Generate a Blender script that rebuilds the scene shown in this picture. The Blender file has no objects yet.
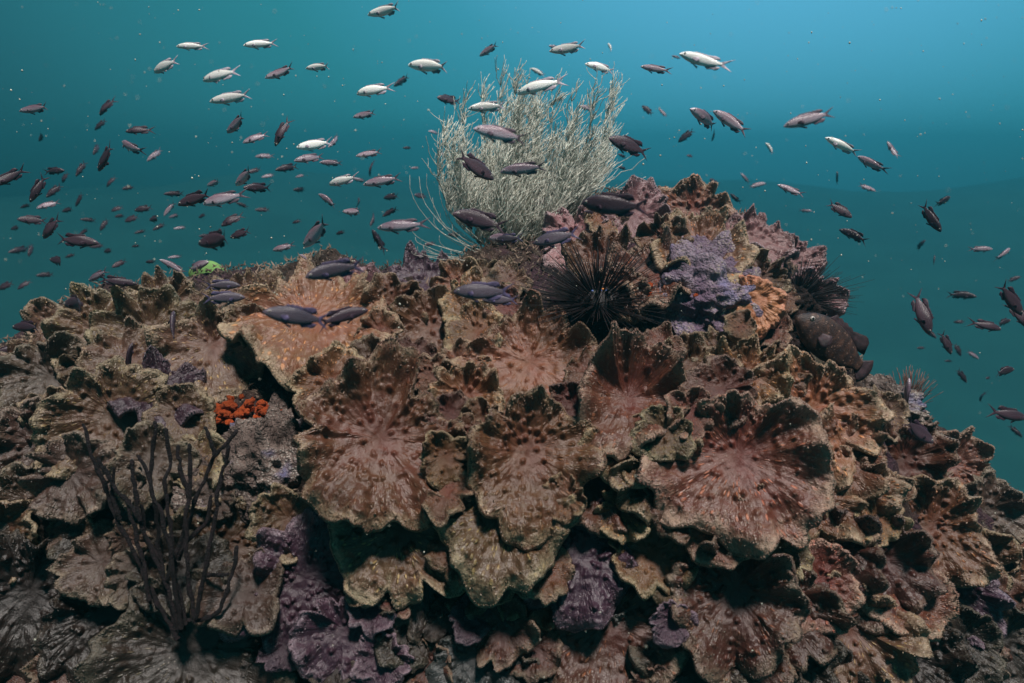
import bpy, math, random
import numpy as np
from mathutils import Vector, Matrix

# ------------------------------------------------------------------ camera, sky, sun, exposure
scene = bpy.context.scene
COL = scene.collection
W, H = 1024, 683
PITCH = math.radians(15)
LENS = 24.0
FPX = W * LENS / 36.0
cam = bpy.data.cameras.new("camera")
cam.lens = LENS; cam.sensor_width = 36; cam.clip_start = 0.05; cam.clip_end = 400
cam_ob = bpy.data.objects.new("camera", cam)
cam_ob.location = (0, 0, 0); cam_ob.rotation_euler = (math.radians(90) - PITCH, 0, 0)
COL.objects.link(cam_ob); scene.camera = cam_ob
cam.dof.use_dof = True; cam.dof.focus_distance = 2.15; cam.dof.aperture_fstop = 2.6

SUN_DIR = Vector((0.15, -0.31, 0.92)).normalized()      # towards the light
SUN_EL = math.asin(SUN_DIR.z); SUN_AZ = math.atan2(SUN_DIR.x, SUN_DIR.y)

world = bpy.data.worlds.new("World"); scene.world = world; world.use_nodes = True
nt = world.node_tree; nt.nodes.clear()
wo = nt.nodes.new("ShaderNodeOutputWorld")
sky = nt.nodes.new("ShaderNodeTexSky"); sky.sky_type = 'NISHITA'; sky.sun_disc = False
sky.sun_elevation = SUN_EL; sky.sun_rotation = SUN_AZ
tint = nt.nodes.new("ShaderNodeMix"); tint.data_type = 'RGBA'; tint.blend_type = 'MULTIPLY'
tint.inputs[0].default_value = 1.0; tint.inputs[7].default_value = (0.012, 0.07, 0.09, 1)
nt.links.new(sky.outputs[0], tint.inputs[6])
bg1 = nt.nodes.new("ShaderNodeBackground"); bg1.inputs[1].default_value = 0.05
nt.links.new(tint.outputs[2], bg1.inputs[0])
tc = nt.nodes.new("ShaderNodeTexCoord")
dot = nt.nodes.new("ShaderNodeVectorMath"); dot.operation = 'DOT_PRODUCT'
dot.inputs[1].default_value = Vector((0.31, 0.79, 0.53)).normalized()
nt.links.new(tc.outputs['Generated'], dot.inputs[0])
ramp = nt.nodes.new("ShaderNodeValToRGB")
els = ramp.color_ramp.elements
els[0].position = 0.30; els[0].color = (0.008, 0.034, 0.043, 1)
els[1].position = 1.0; els[1].color = (0.18, 0.49, 0.76, 1)
for p_, c_ in ((0.45, (0.011, 0.058, 0.074)), (0.6, (0.021, 0.140, 0.168)), (0.75, (0.026, 0.205, 0.245)), (0.85, (0.044, 0.275, 0.375)), (0.935, (0.10, 0.40, 0.60))):
    e = els.new(p_); e.color = (*c_, 1)
nt.links.new(dot.outputs['Value'], ramp.inputs[0])
bg2 = nt.nodes.new("ShaderNodeBackground"); bg2.inputs[1].default_value = 1.0
nt.links.new(ramp.outputs[0], bg2.inputs[0])
add = nt.nodes.new("ShaderNodeAddShader")
nt.links.new(bg1.outputs[0], add.inputs[0]); nt.links.new(bg2.outputs[0], add.inputs[1])
nt.links.new(add.outputs[0], wo.inputs[0])

sun = bpy.data.lights.new("sun", 'SUN'); sun.energy = 5.0; sun.angle = math.radians(9); sun.color = (1.0, 0.92, 0.87)
sun_ob = bpy.data.objects.new("sun", sun); COL.objects.link(sun_ob)
sun_ob.rotation_euler = SUN_DIR.to_track_quat('Z', 'Y').to_euler()

scene.view_settings.view_transform = 'Standard'; scene.view_settings.look = 'None'
scene.view_settings.gamma = 1.0; scene.view_settings.exposure = 0.22
scene.view_settings.use_curve_mapping = False
cy = scene.cycles
cy.max_bounces = 5; cy.diffuse_bounces = 2; cy.glossy_bounces = 2; cy.volume_bounces = 0; cy.transparent_max_bounces = 4
cy.use_denoising = True
cy.caustics_reflective = False; cy.caustics_refractive = False

rng = np.random.default_rng(7)
random.seed(7)

# ------------------------------------------------------------------ helpers
RIGHT = Vector((1, 0, 0)); UP = Vector((0, math.sin(PITCH), math.cos(PITCH))); FWD = Vector((0, math.cos(PITCH), -math.sin(PITCH)))
def ray(u, v):
    return FWD + RIGHT * ((u - W / 2) / FPX) + UP * ((H / 2 - v) / FPX)   # depth 1 along the view axis

def tag(o, label=None, cat=None, group=None, kind=None):
    if label: o["label"] = label
    if cat: o["category"] = cat
    if group: o["group"] = group
    if kind: o["kind"] = kind
    return o

def empty(name, loc=(0, 0, 0)):
    o = bpy.data.objects.new(name, None); o.empty_display_size = 0.05; o.location = loc
    COL.objects.link(o); return o

def mesh_np(name, V, quads=None, tris=None, mats=(), smooth=True, attrs=None, mat_idx=None):
    me = bpy.data.meshes.new(name)
    V = np.asarray(V, np.float32)
    loops = []; tot = []
    if quads is not None and len(quads):
        q = np.asarray(quads, np.int32); loops.append(q.ravel()); tot.append(np.full(len(q), 4, np.int32))
    if tris is not None and len(tris):
        t = np.asarray(tris, np.int32); loops.append(t.ravel()); tot.append(np.full(len(t), 3, np.int32))
    loops = np.concatenate(loops); tot = np.concatenate(tot)
    start = np.concatenate([[0], np.cumsum(tot)[:-1]]).astype(np.int32)
    me.vertices.add(len(V)); me.vertices.foreach_set("co", V.ravel())
    me.loops.add(len(loops)); me.loops.foreach_set("vertex_index", loops)
    me.polygons.add(len(tot)); me.polygons.foreach_set("loop_start", start); me.polygons.foreach_set("loop_total", tot)
    if smooth: me.polygons.foreach_set("use_smooth", np.ones(len(tot), bool))
    for m in mats: me.materials.append(m)
    if mat_idx is not None: me.polygons.foreach_set("material_index", np.asarray(mat_idx, np.int32))
    for k, a in (attrs or {}).items():
        a = np.asarray(a, np.float32)
        if a.ndim == 2:
            at = me.attributes.new(k, 'FLOAT_VECTOR', 'POINT'); at.data.foreach_set("vector", a.ravel())
        else:
            at = me.attributes.new(k, 'FLOAT', 'POINT'); at.data.foreach_set("value", a)
    me.update(calc_edges=True); me.validate()
    return me

def link(name, me, parent=None, loc=None):
    o = bpy.data.objects.new(name, me); COL.objects.link(o)
    if parent is not None: o.parent = parent
    if loc is not None: o.location = loc
    return o

def _hash(ix, iy, iz, seed):
    h = (ix * 374761393 + iy * 668265263 + iz * 2147483647 + seed * 1274126177) & 0xFFFFFFFF
    h = ((h ^ (h >> 13)) * 1274126177) & 0xFFFFFFFF
    h = ((h ^ (h >> 16)) * 2246822519) & 0xFFFFFFFF
    return ((h ^ (h >> 15)) & 0xFFFFFF) / float(0xFFFFFF)

def vnoise(P, seed=0):
    P = np.asarray(P, float); f = np.floor(P); i = f.astype(np.int64); t = P - f; t = t * t * t * (t * (t * 6 - 15) + 10)
    r = 0
    for dx in (0, 1):
        wx = t[..., 0] if dx else 1 - t[..., 0]
        for dy in (0, 1):
            wy = t[..., 1] if dy else 1 - t[..., 1]
            for dz in (0, 1):
                wz = t[..., 2] if dz else 1 - t[..., 2]
                r = r + wx * wy * wz * _hash(i[..., 0] + dx, i[..., 1] + dy, i[..., 2] + dz, seed)
    return r * 2 - 1

def fbm(P, seed=0, octv=4, gain=0.5):
    P = np.asarray(P, float); a = 1.0; s = 0; r = 0
    for k in range(octv):
        r = r + a * vnoise(P * 2 ** k + 17.3 * k, seed + k); s += a; a *= gain
    return r / s

# ------------------------------------------------------------------ node helpers
class NT:
    def __init__(self, name):
        self.m = bpy.data.materials.new(name); self.m.use_nodes = True
        self.t = self.m.node_tree; self.t.nodes.clear()
        self.out = self.n("ShaderNodeOutputMaterial"); self.b = self.n("ShaderNodeBsdfPrincipled")
        self.l(self.b.outputs[0], self.out.inputs[0])
    def n(self, k, **kw):
        x = self.t.nodes.new(k)
        for a, b in kw.items(): setattr(x, a, b)
        return x
    def l(self, a, b): self.t.links.new(a, b)
    def setin(self, s, v):
        if hasattr(v, "links"): self.l(v, s)
        else: s.default_value = v
    def attr(self, name):
        return self.n("ShaderNodeAttribute", attribute_name=name)
    def math(self, op, a, b=0.0, c=None, clamp=False):
        x = self.n("ShaderNodeMath", operation=op, use_clamp=clamp)
        self.setin(x.inputs[0], a); self.setin(x.inputs[1], b)
        if c is not None: self.setin(x.inputs[2], c)
        return x.outputs[0]
    def mix(self, f, a, b, mode='MIX'):
        x = self.n("ShaderNodeMix", data_type='RGBA', blend_type=mode)
        self.setin(x.inputs[0], f); self.setin(x.inputs[6], a); self.setin(x.inputs[7], b)
        return x.outputs[2]
    def noise(self, vec, scale, detail=3, rough=0.55):
        x = self.n("ShaderNodeTexNoise"); x.inputs['Scale'].default_value = scale
        x.inputs['Detail'].default_value = detail; x.inputs['Roughness'].default_value = rough
        if vec is not None: self.l(vec, x.inputs['Vector'])
        return x.outputs[0]
    def voro(self, vec, scale, feature='F1', rand=1.0):
        x = self.n("ShaderNodeTexVoronoi", feature=feature); x.inputs['Scale'].default_value = scale
        x.inputs['Randomness'].default_value = rand
        if vec is not None: self.l(vec, x.inputs['Vector'])
        return x
    def smooth(self, v, a, b):
        x = self.n("ShaderNodeMapRange", interpolation_type='SMOOTHSTEP')
        self.setin(x.inputs[0], v); x.inputs[1].default_value = a; x.inputs[2].default_value = b
        return x.outputs[0]
    def bump(self, hgt, strength, dist):
        x = self.n("ShaderNodeBump"); x.inputs['Strength'].default_value = strength; x.inputs['Distance'].default_value = dist
        self.l(hgt, x.inputs['Height']); self.l(x.outputs[0], self.b.inputs['Normal'])
    def base(self, c, rough=0.6, spec=0.3):
        self.setin(self.b.inputs['Base Color'], c); self.setin(self.b.inputs['Roughness'], rough)
        self.b.inputs['Specular IOR Level'].default_value = spec

def c4(c): return (c[0], c[1], c[2], 1.0)

def coral_mat(name, centre, mid, rim, pip, under=(0.075, 0.085, 0.03), pipamt=0.85):
    N = NT(name)
    pol = N.attr("pol"); sep = N.n("ShaderNodeSeparateXYZ"); N.l(pol.outputs['Vector'], sep.inputs[0])
    ang, rad, und = sep.outputs
    tco = N.n("ShaderNodeTexCoord"); ob = tco.outputs['Object']
    oi = N.n("ShaderNodeObjectInfo")
    n1 = N.noise(ob, 14, 4); n2 = N.noise(ob, 70, 3)
    rn = N.math('ADD', rad, N.math('MULTIPLY', N.math('SUBTRACT', n1, 0.5), 0.42))
    rn = N.math('ADD', rn, N.math('MULTIPLY', N.math('SUBTRACT', oi.outputs['Random'], 0.5), 0.14))
    col = N.mix(N.smooth(rn, 0.05, 0.75), c4([a_ * 0.55 + b_ * 0.45 for a_, b_ in zip(centre, mid)]), c4(mid))
    fr = N.smooth(N.math('ADD', rn, N.math('MULTIPLY', N.math('SUBTRACT', n2, 0.5), 0.30)), 0.80, 1.10)
    col = N.mix(fr, col, c4(rim))
    # fine radial streaks and elongated polyps
    comb = N.n("ShaderNodeCombineXYZ")
    N.l(N.math('MULTIPLY', ang, 12.0), comb.inputs[0]); N.l(N.math('MULTIPLY', rad, 8.0), comb.inputs[1])
    N.l(N.math('MULTIPLY', oi.outputs['Random'], 37.0), comb.inputs[2])
    vo = N.voro(comb.outputs[0], 1.0)
    cells = N.n("ShaderNodeSeparateColor"); N.l(vo.outputs['Color'], cells.inputs[0])
    pm = N.math('MULTIPLY', N.smooth(vo.outputs['Distance'], 0.36, 0.16), N.smooth(cells.outputs[0], 0.36, 0.55))
    pm = N.math('MULTIPLY', pm, N.smooth(rad, 0.16, 0.34))
    pm = N.math('MULTIPLY', pm, N.math('SUBTRACT', 1.0, und))
    comb2 = N.n("ShaderNodeCombineXYZ")
    N.l(N.math('MULTIPLY', ang, 26.0), comb2.inputs[0]); N.l(N.math('MULTIPLY', rad, 4.0), comb2.inputs[1])
    st = N.noise(comb2.outputs[0], 1.0, 3)
    col = N.mix(N.math('MULTIPLY', N.smooth(st, 0.48, 0.72), 0.22), col, c4([x * 0.45 for x in centre]))
    col = N.mix(N.math('MULTIPLY', pm, N.math('MULTIPLY', oi.outputs['Random'], pipamt)), col, c4(pip))
    comb3 = N.n("ShaderNodeCombineXYZ")
    N.l(N.math('MULTIPLY', ang, 24.0), comb3.inputs[0]); N.l(N.math('MULTIPLY', rad, 13.0), comb3.inputs[1])
    N.l(N.math('MULTIPLY', oi.outputs['Random'], 91.0), comb3.inputs[2])
    v3 = N.voro(comb3.outputs[0], 1.0)
    dash = N.math('MULTIPLY', N.smooth(v3.outputs['Distance'], 0.42, 0.15), N.smooth(rn, 0.36, 0.80))
    dash = N.math('MULTIPLY', dash, N.math('SUBTRACT', 1.0, und))
    col = N.mix(N.math('MULTIPLY', dash, 0.35), col, c4([x * 1.05 for x in rim]))
    rs = N.math('MULTIPLY', N.smooth(rad, 0.87, 0.985), N.smooth(N.noise(ob, 150, 3, 0.6), 0.44, 0.60))
    col = N.mix(N.math('MULTIPLY', rs, 0.8), col, c4([min(0.6, x * 1.45) for x in rim]))
    # sediment flecks and patches
    fl = N.voro(ob, 105)
    flm = N.math('MULTIPLY', N.smooth(fl.outputs['Distance'], 0.32, 0.14), N.smooth(N.noise(ob, 9, 4), 0.54, 0.68))
    col = N.mix(N.math('MULTIPLY', flm, 0.28), col, (0.42, 0.38, 0.33, 1))
    dk = N.smooth(N.noise(ob, 38, 5), 0.54, 0.72)
    col = N.mix(N.math('MULTIPLY', dk, 0.22), col, c4([x * 0.35 for x in mid]))
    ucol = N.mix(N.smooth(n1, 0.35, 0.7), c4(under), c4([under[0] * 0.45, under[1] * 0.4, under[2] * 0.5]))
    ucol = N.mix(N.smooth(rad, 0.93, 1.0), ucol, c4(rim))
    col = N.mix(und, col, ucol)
    hv = N.n("ShaderNodeHueSaturation"); N.l(col, hv.inputs['Color'])
    N.l(N.math('ADD', N.math('MULTIPLY', oi.outputs['Random'], 0.5), 0.75), hv.inputs['Value'])
    N.l(N.math('ADD', N.math('ADD', N.math('MULTIPLY', n1, 0.04), N.math('MULTIPLY', N.math('FRACT', N.math('MULTIPLY', oi.outputs['Random'], 7.3)), 0.026)), 0.463), hv.inputs['Hue'])
    N.base(hv.outputs[0], N.math('ADD', N.math('MULTIPLY', n2, 0.4), 0.2), 0.6)
    b1 = N.noise(ob, 220, 3, 0.65)
    hh = N.math('ADD', N.math('MULTIPLY', b1, 0.55), N.math('ADD', N.math('MULTIPLY', pm, 0.6), N.math('MULTIPLY', dash, 0.35)))
    hh = N.math('ADD', hh, N.math('MULTIPLY', fr, N.math('MULTIPLY', N.noise(ob, 95, 4, 0.7), 2.2)))
    hh = N.math('ADD', hh, N.math('MULTIPLY', st, 0.35))
    N.bump(hh, 0.7, 0.006)
    return N.m

CM = {
 'brown':  coral_mat("brown_coral", (0.1232, 0.0333, 0.0133), (0.0944, 0.0409, 0.0174), (0.2542, 0.1862, 0.1155), (0.46, 0.2, 0.07)),
 'olive':  coral_mat("olive_coral", (0.0782, 0.0286, 0.0133), (0.0704, 0.0376, 0.0191), (0.2214, 0.171, 0.1085), (0.34, 0.24, 0.1)),
 'red':    coral_mat("red_brown_coral", (0.0918, 0.0224, 0.011), (0.0752, 0.0264, 0.0133), (0.2214, 0.152, 0.105), (0.34, 0.13, 0.06)),
 'shaded_red':   coral_mat("shaded_red_coral", (0.051, 0.0122, 0.0075), (0.0448, 0.0152, 0.0099), (0.1394, 0.0988, 0.07), (0.22, 0.08, 0.04)),  # darkened copy of the red brown: shade low on the reef, painted in
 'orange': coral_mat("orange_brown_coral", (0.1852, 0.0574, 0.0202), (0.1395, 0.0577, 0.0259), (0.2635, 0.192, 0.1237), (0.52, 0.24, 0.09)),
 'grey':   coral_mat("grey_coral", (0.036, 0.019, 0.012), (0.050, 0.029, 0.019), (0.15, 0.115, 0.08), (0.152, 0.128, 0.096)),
 'dark':   coral_mat("shaded_dark_olive_coral", (0.015, 0.0082, 0.0058), (0.0195, 0.0122, 0.0086), (0.0612, 0.049, 0.035), (0.08, 0.064, 0.04)),  # dark olive, taken darker still: shade of bottom and corners put into colour
 'purple': coral_mat("purple_coral", (0.0315, 0.0109, 0.0202), (0.0413, 0.0184, 0.0302), (0.1584, 0.112, 0.133), (0.136, 0.08, 0.112), (0.04, 0.025, 0.03), 0.5),
 'mauve':  coral_mat("mauve_coral", (0.1615, 0.0624, 0.0577), (0.204, 0.0952, 0.0944), (0.357, 0.264, 0.2706), (0.33, 0.18, 0.15), (0.05, 0.025, 0.02), 0.5),
 'teal':   coral_mat("blue_grey_coral", (0.0203, 0.0204, 0.0202), (0.03, 0.0313, 0.0302), (0.072, 0.077, 0.07), (0.096, 0.104, 0.092)),
 'apricot': coral_mat("apricot_coral", (0.342, 0.150, 0.050), (0.378, 0.180, 0.068), (0.396, 0.189, 0.099), (0.414, 0.207, 0.081), (0.08, 0.03, 0.015), 0.4),
}

def reef_mat():
    N = NT("reef_rock_surface")
    ob = N.n("ShaderNodeTexCoord").outputs['Object']
    n1 = N.noise(ob, 3.0, 5); n2 = N.noise(ob, 26, 5, 0.65); n3 = N.noise(ob, 9, 3)
    col = N.mix(N.smooth(n2, 0.38, 0.66), (0.030, 0.018, 0.014, 1), (0.085, 0.054, 0.042, 1))
    col = N.mix(N.math('MULTIPLY', N.smooth(n1, 0.46, 0.60), 0.75), col, (0.065, 0.030, 0.048, 1))
    col = N.mix(N.math('MULTIPLY', N.smooth(n3, 0.56, 0.68), 0.7), col, (0.11, 0.095, 0.068, 1))
    vo = N.voro(ob, 75)
    col = N.mix(N.math('MULTIPLY', N.smooth(vo.outputs['Distance'], 0.24, 0.10), 0.5), col, (0.36, 0.30, 0.26, 1))
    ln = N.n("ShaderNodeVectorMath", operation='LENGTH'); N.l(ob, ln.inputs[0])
    col = N.mix(N.smooth(ln.outputs['Value'], 4.6, 6.5), col, N.mix(N.smooth(N.noise(ob, 0.25, 4), 0.35, 0.65), (0.011, 0.082, 0.090, 1), (0.014, 0.098, 0.104, 1)))  # far sea floor coloured teal: the water's haze painted into it
    N.base(col, 0.85, 0.2)
    h = N.math('ADD', N.math('MULTIPLY', n2, 1.5), N.noise(ob, 110, 4, 0.7))
    N.bump(h, 1.0, 0.02)
    return N.m

def crust_mat(name, a, b, c, blue=(0.22, 0.20, 0.36)):
    N = NT(name); ob = N.n("ShaderNodeTexCoord").outputs['Object']
    n1 = N.noise(ob, 10, 4); n2 = N.noise(ob, 60, 4, 0.7)
    col = N.mix(N.smooth(n1, 0.40, 0.62), c4(a), c4(b))
    vo = N.voro(ob, 120)
    col = N.mix(N.math('MULTIPLY', N.smooth(vo.outputs['Distance'], 0.55, 0.15), N.smooth(N.noise(ob, 5, 3), 0.42, 0.60)), col, c4(c))
    col = N.mix(N.math('MULTIPLY', N.smooth(N.noise(ob, 7, 3), 0.55, 0.68), 0.8), col, c4(blue))
    col = N.mix(N.math('MULTIPLY', N.smooth(n2, 0.56, 0.70), 0.75), col, (0.05, 0.03, 0.03, 1))
    N.base(col, 0.7, 0.3)
    N.bump(N.math('ADD', N.math('MULTIPLY', n2, 1.2), N.math('MULTIPLY', vo.outputs['Distance'], -0.35)), 1.0, 0.02)
    return N.m

def simple_mat(name, c, rough=0.6, spec=0.3, var=0.35, scale=40, bump=0.4, dist=0.004):
    N = NT(name); ob = N.n("ShaderNodeTexCoord").outputs['Object']; oi = N.n("ShaderNodeObjectInfo")
    n = N.noise(ob, scale, 4)
    col = N.mix(N.smooth(n, 0.35, 0.68), c4([x * (1 - var) for x in c]), c4([min(1, x * (1 + var)) for x in c]))
    hv = N.n("ShaderNodeHueSaturation"); N.l(col, hv.inputs['Color'])
    N.l(N.math('ADD', N.math('MULTIPLY', oi.outputs['Random'], 0.4), 0.8), hv.inputs['Value'])
    N.base(hv.outputs[0], rough, spec)
    if bump: N.bump(N.noise(ob, scale * 3, 4), bump, dist)
    return N.m

# ------------------------------------------------------------------ the reef mound (terrain), one sheet down to the sea floor
SIL = [(-700, 520), (-300, 420), (0, 352), (60, 318), (110, 296), (180, 280), (250, 275), (330, 264), (430, 254), (500, 240), (560, 224), (610, 205),
       (650, 206), (700, 208), (750, 226), (800, 262), (830, 300), (850, 345), (872, 382), (900, 404), (940, 440), (985, 482), (1012, 500), (1060, 560), (1300, 800)]
YC = 2.6
_xs, _zs = [], []
for (u, v) in SIL:
    r = ray(u, v); s = YC / r.y; _xs.append(r.x * s); _zs.append(r.z * s)
_xs = np.array(_xs); _zs = np.array(_zs)
FLOOR_Z = -7.0
def height(x, y):
    x = np.asarray(x, float); y = np.asarray(y, float)
    zc = np.interp(x, _xs, _zs)
    t = YC - y
    front = zc - 0.35 * np.clip(t, 0, None) - 0.36 * np.clip(t, 0, None) ** 2 - 3.0 * np.clip(t - 0.8, 0, None) ** 1.3
    back = zc - 0.10 * (-t) - 1.1 * np.clip(-t, 0, None) ** 2
    z = np.where(t > 0, front, back)
    P = np.stack([x, y, np.zeros_like(x)], -1)
    z = z + 0.10 * fbm(P * 2.4, 3, 4) + 0.03 * fbm(P * 11, 9, 4)
    # the hollow of shade under the big fans, the pocket of the urchin, the cave low in the right
    def pit(px, py, r, d): return -d * np.exp(-((x - px) ** 2 + (y - py) ** 2) / r ** 2)
    z = z + pit(0.24, 2.35, 0.16, 0.10) + pit(-0.78, 2.1, 0.16, 0.09) + pit(-0.12, 1.36, 0.18, 0.16) + pit(0.30, 1.6, 0.12, 0.12)
    dist = np.hypot(x, y); sl = np.clip((dist - 14) / 44, 0, 1)
    far = FLOOR_Z + 0.10 * fbm(P * 0.7, 21, 3) + sl * sl * (3 - 2 * sl) * (4.6 + 2.0 * fbm(P * 0.06, 25, 3))
    k = 0.25; return np.maximum(z, far) + k * 0.25 * np.exp(-np.abs(z - far) / k)

def hit(u, v):
    """depth along the view axis at which the ray of a pixel meets the mound, or None"""
    r = ray(u, v); s = np.linspace(0.8, 6, 700)
    z = height(r.x * s, r.y * s)
    k = np.nonzero(r.z * s < z)[0]
    return float(s[k[0]]) if len(k) else None

def grid_axis(a, lo, hi, n_in, out, n_out):
    left = lo - (np.linspace(0, 1, n_out + 1)[1:] ** 2.5)[::-1] * out
    right = hi + (np.linspace(0, 1, n_out + 1)[1:] ** 2.5) * out
    return np.concatenate([left, np.linspace(lo, hi, n_in), right])
gx = grid_axis(0, -3.2, 3.2, 560, 58, 40); gy = grid_axis(0, 0.6, 3.8, 380, 58, 40)
GX, GY = np.meshgrid(gx, gy, indexing='ij'); GZ = height(GX, GY)
inner = (np.abs(GX) < 3.2) & (GY > 0.6) & (GY < 3.8)
jit = fbm(np.stack([GX, GY, GZ], -1) * 22, 31, 3)
GZ = GZ + np.where(inner, 0.022 * jit, 0)
V = np.stack([GX + np.where(inner, 0.02 * fbm(np.stack([GX, GY, GZ], -1) * 15, 41, 2), 0), GY + np.where(inner, 0.03 * fbm(np.stack([GX, GY, GZ], -1) * 12, 45, 3), 0), GZ], -1).reshape(-1, 3)
nx, ny = GX.shape
I = np.arange(nx * ny).reshape(nx, ny)
Q = np.stack([I[:-1, :-1], I[1:, :-1], I[1:, 1:], I[:-1, 1:]], -1).reshape(-1, 4)
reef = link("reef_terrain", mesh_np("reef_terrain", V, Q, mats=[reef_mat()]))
tag(reef, "rugged dark rock mound of the reef falling to the sea floor", "reef", kind="structure")

# ------------------------------------------------------------------ plate corals
def plate_mesh(name, seed, R, mat, cup=0.25, ruff=0.14, k=5, ecc=0.25, lobes=0.16, pips=60, thick=0.015, stalk=0.16, spikes=260, nth=168, nr=44, curl=0.3, fold=0.0):
    g = np.random.default_rng(seed)
    th = np.linspace(-math.pi, math.pi, nth, endpoint=False)
    ph = g.uniform(0, 6.28, 12)
    out = 1 + ecc * np.cos(th)
    for i, kk in enumerate((2, 3, 4)): out = out + g.uniform(0.3, 1) * lobes * 0.55 * np.cos(kk * th + ph[i])
    nl = int(k + g.integers(1, 4))
    out = out * (1 - lobes * (0.5 - 0.5 * np.cos(nl * th + ph[4] + 1.3 * np.sin(2 * th + ph[5]))) ** 5 * (0.5 + 0.5 * np.sin(3 * th + ph[3])) * 1.3)
    cs = np.stack([np.cos(th), np.sin(th), np.zeros_like(th)], -1)
    out = out + 0.17 * fbm(cs * 2.6 + seed, seed, 3) + 0.016 * fbm(cs * 12 + seed, seed + 5, 3) + 0.020 * np.sin(23 * th + 5 * vnoise(cs * 2 + seed, seed + 9)) * (0.5 + vnoise(cs * 3 + seed, seed + 10))
    r = np.linspace(0.0, 1, nr) ** 0.8
    TH, RR = np.meshgrid(th, r, indexing='ij')
    O = out[:, None] * R
    X = RR * O * np.cos(TH); Y = RR * O * np.sin(TH)
    wav = np.sin(k * TH + ph[6] + 0.9 * np.sin(2 * TH + ph[7])) * (0.65 + 0.35 * np.sin(3 * TH + ph[8])) + 0.45 * np.sin((k * 2 + 1) * TH + ph[9])
    bk = 0.5 - 0.5 * np.cos(TH)        # 1 at the back
    ruff = ruff * 1.6
    Z = R * (cup * RR ** 1.7 * (0.55 + 0.9 * bk * (1 + fold)) + ruff * RR ** 3.0 * wav)
    Z = Z + R * 0.20 * fbm(np.stack([X, Y, 0 * X + seed], -1) * (2.2 / R), seed + 2, 4) * RR
    hf = np.sin((2 * k + 3) * TH + ph[10] + 1.2 * np.sin(3 * TH + ph[11])) * (0.4 + 0.6 * vnoise(np.stack([np.cos(TH), np.sin(TH), 0 * TH], -1) * 1.7 + seed, seed + 4) ** 2 * 3)
    Z = Z + R * 0.075 * RR ** 6 * hf
    Z = Z + R * 0.10 * np.clip(RR - 0.8, 0, None) / 0.2 * RR ** 3 * (0.4 + fbm(cs[:, None, :] * 2.0 + seed + 0 * X[..., None], seed + 6, 2))
    Z = Z - 0.055 * R * np.clip((RR - 0.84) / 0.16, 0, None) ** 2
    Z = Z - curl * R * np.clip(RR - 0.72, 0, None) ** 2 * 6 * (0.5 + 0.5 * np.cos(TH))
    Z = Z + 0.0035 * fbm(np.stack([X, Y, 0 * X], -1) * 60, seed + 8, 2) + 0.0010 * np.sin(TH * 42 + 4 * vnoise(np.stack([X, Y, 0 * X], -1) * 14, seed)) * np.clip(RR * 2 - 0.4, 0, 1)
    for j in range(pips):
        a = g.uniform(-math.pi, math.pi); q = math.sqrt(g.uniform(0.02, 0.9)); ri = np.interp(a, th, out) * R * q
        px, py = ri * math.cos(a), ri * math.sin(a); s = g.uniform(0.005, 0.008)
        d2 = (X - px) ** 2 + (Y - py) ** 2
        m = d2 < (4 * s) ** 2
        Z[m] += g.uniform(0.006, 0.013) * np.exp(-(d2[m] / (s * s)) ** 1.3)
    rimn = fbm(np.stack([X, Y, Z], -1) * 75, seed + 12, 3)
    rimw = np.clip((RR - 0.86) / 0.14, 0, 1)
    Z = Z + rimw * 0.0035 * rimn
    top = np.stack([X, Y, Z], -1)
    tk = thick * (1.35 - 0.25 * RR) + stalk * np.clip(1 - RR / 0.42, 0, 1) ** 1.6
    inx = 1 - 0.012 * (RR > 0.98)
    bot = np.stack([X * inx, Y * inx, Z - tk + 0.003 * rimn], -1)
    n = nth * nr
    It = np.arange(n).reshape(nth, nr); Ib = It + n
    Jn = np.roll(np.arange(nth), -1)
    qt = np.stack([It[:, :-1], It[:, 1:], It[Jn, 1:], It[Jn, :-1]], -1).reshape(-1, 4)
    qb = np.stack([Ib[:, :-1], Ib[Jn, :-1], Ib[Jn, 1:], Ib[:, 1:]], -1).reshape(-1, 4)
    Im = 2 * n + np.arange(nth)
    lip = (top[:, -1] + bot[:, -1]) / 2 + np.stack([np.cos(th), np.sin(th), 0 * th], -1) * (0.0075 + 0.003 * rimn[:, -1:])
    qr = np.concatenate([np.stack([It[:, -1], Im, Im[Jn], It[Jn, -1]], -1), np.stack([Im, Ib[:, -1], Ib[Jn, -1], Im[Jn]], -1)])
    # merge the centre column: leave it as a tiny ring (r=0 duplicates are harmless)
    pol_t = np.stack([TH, RR, np.zeros_like(TH)], -1).reshape(-1, 3); pol_b = np.stack([TH, RR, np.ones_like(TH)], -1).reshape(-1, 3)
    V = np.concatenate([top.reshape(-1, 3), bot.reshape(-1, 3), lip]); A = np.concatenate([pol_t, pol_b, np.stack([th, np.ones(nth), np.zeros(nth)], -1)])
    T = []
    if spikes:
        m = int(spikes)
        a = g.uniform(-math.pi, math.pi, m); ti = ((a + math.pi) / (2 * math.pi) * nth).astype(int) % nth
        ri = np.where(g.random(m) < 0.7, nr - 1, g.integers(int(nr * 0.72), nr, m))
        base = top[ti, ri]
        od = np.stack([np.cos(a), np.sin(a), np.zeros(m)], -1)
        d = od * (g.uniform(-0.1, 1.0, m) * (ri / nr) ** 6)[:, None] + np.stack([g.normal(0, .35, m), g.normal(0, .35, m), g.uniform(0.1, 1.0, m)], -1)
        d /= np.linalg.norm(d, axis=1)[:, None]
        ln = g.uniform(0.002, 0.0065, m)[:, None]; w = g.uniform(0.0016, 0.0036, m)[:, None]
        side = np.cross(d, od + 0.01); side /= np.linalg.norm(side, axis=1)[:, None] + 1e-9; s2 = np.cross(d, side)
        b0 = base - d * 0.003
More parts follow.
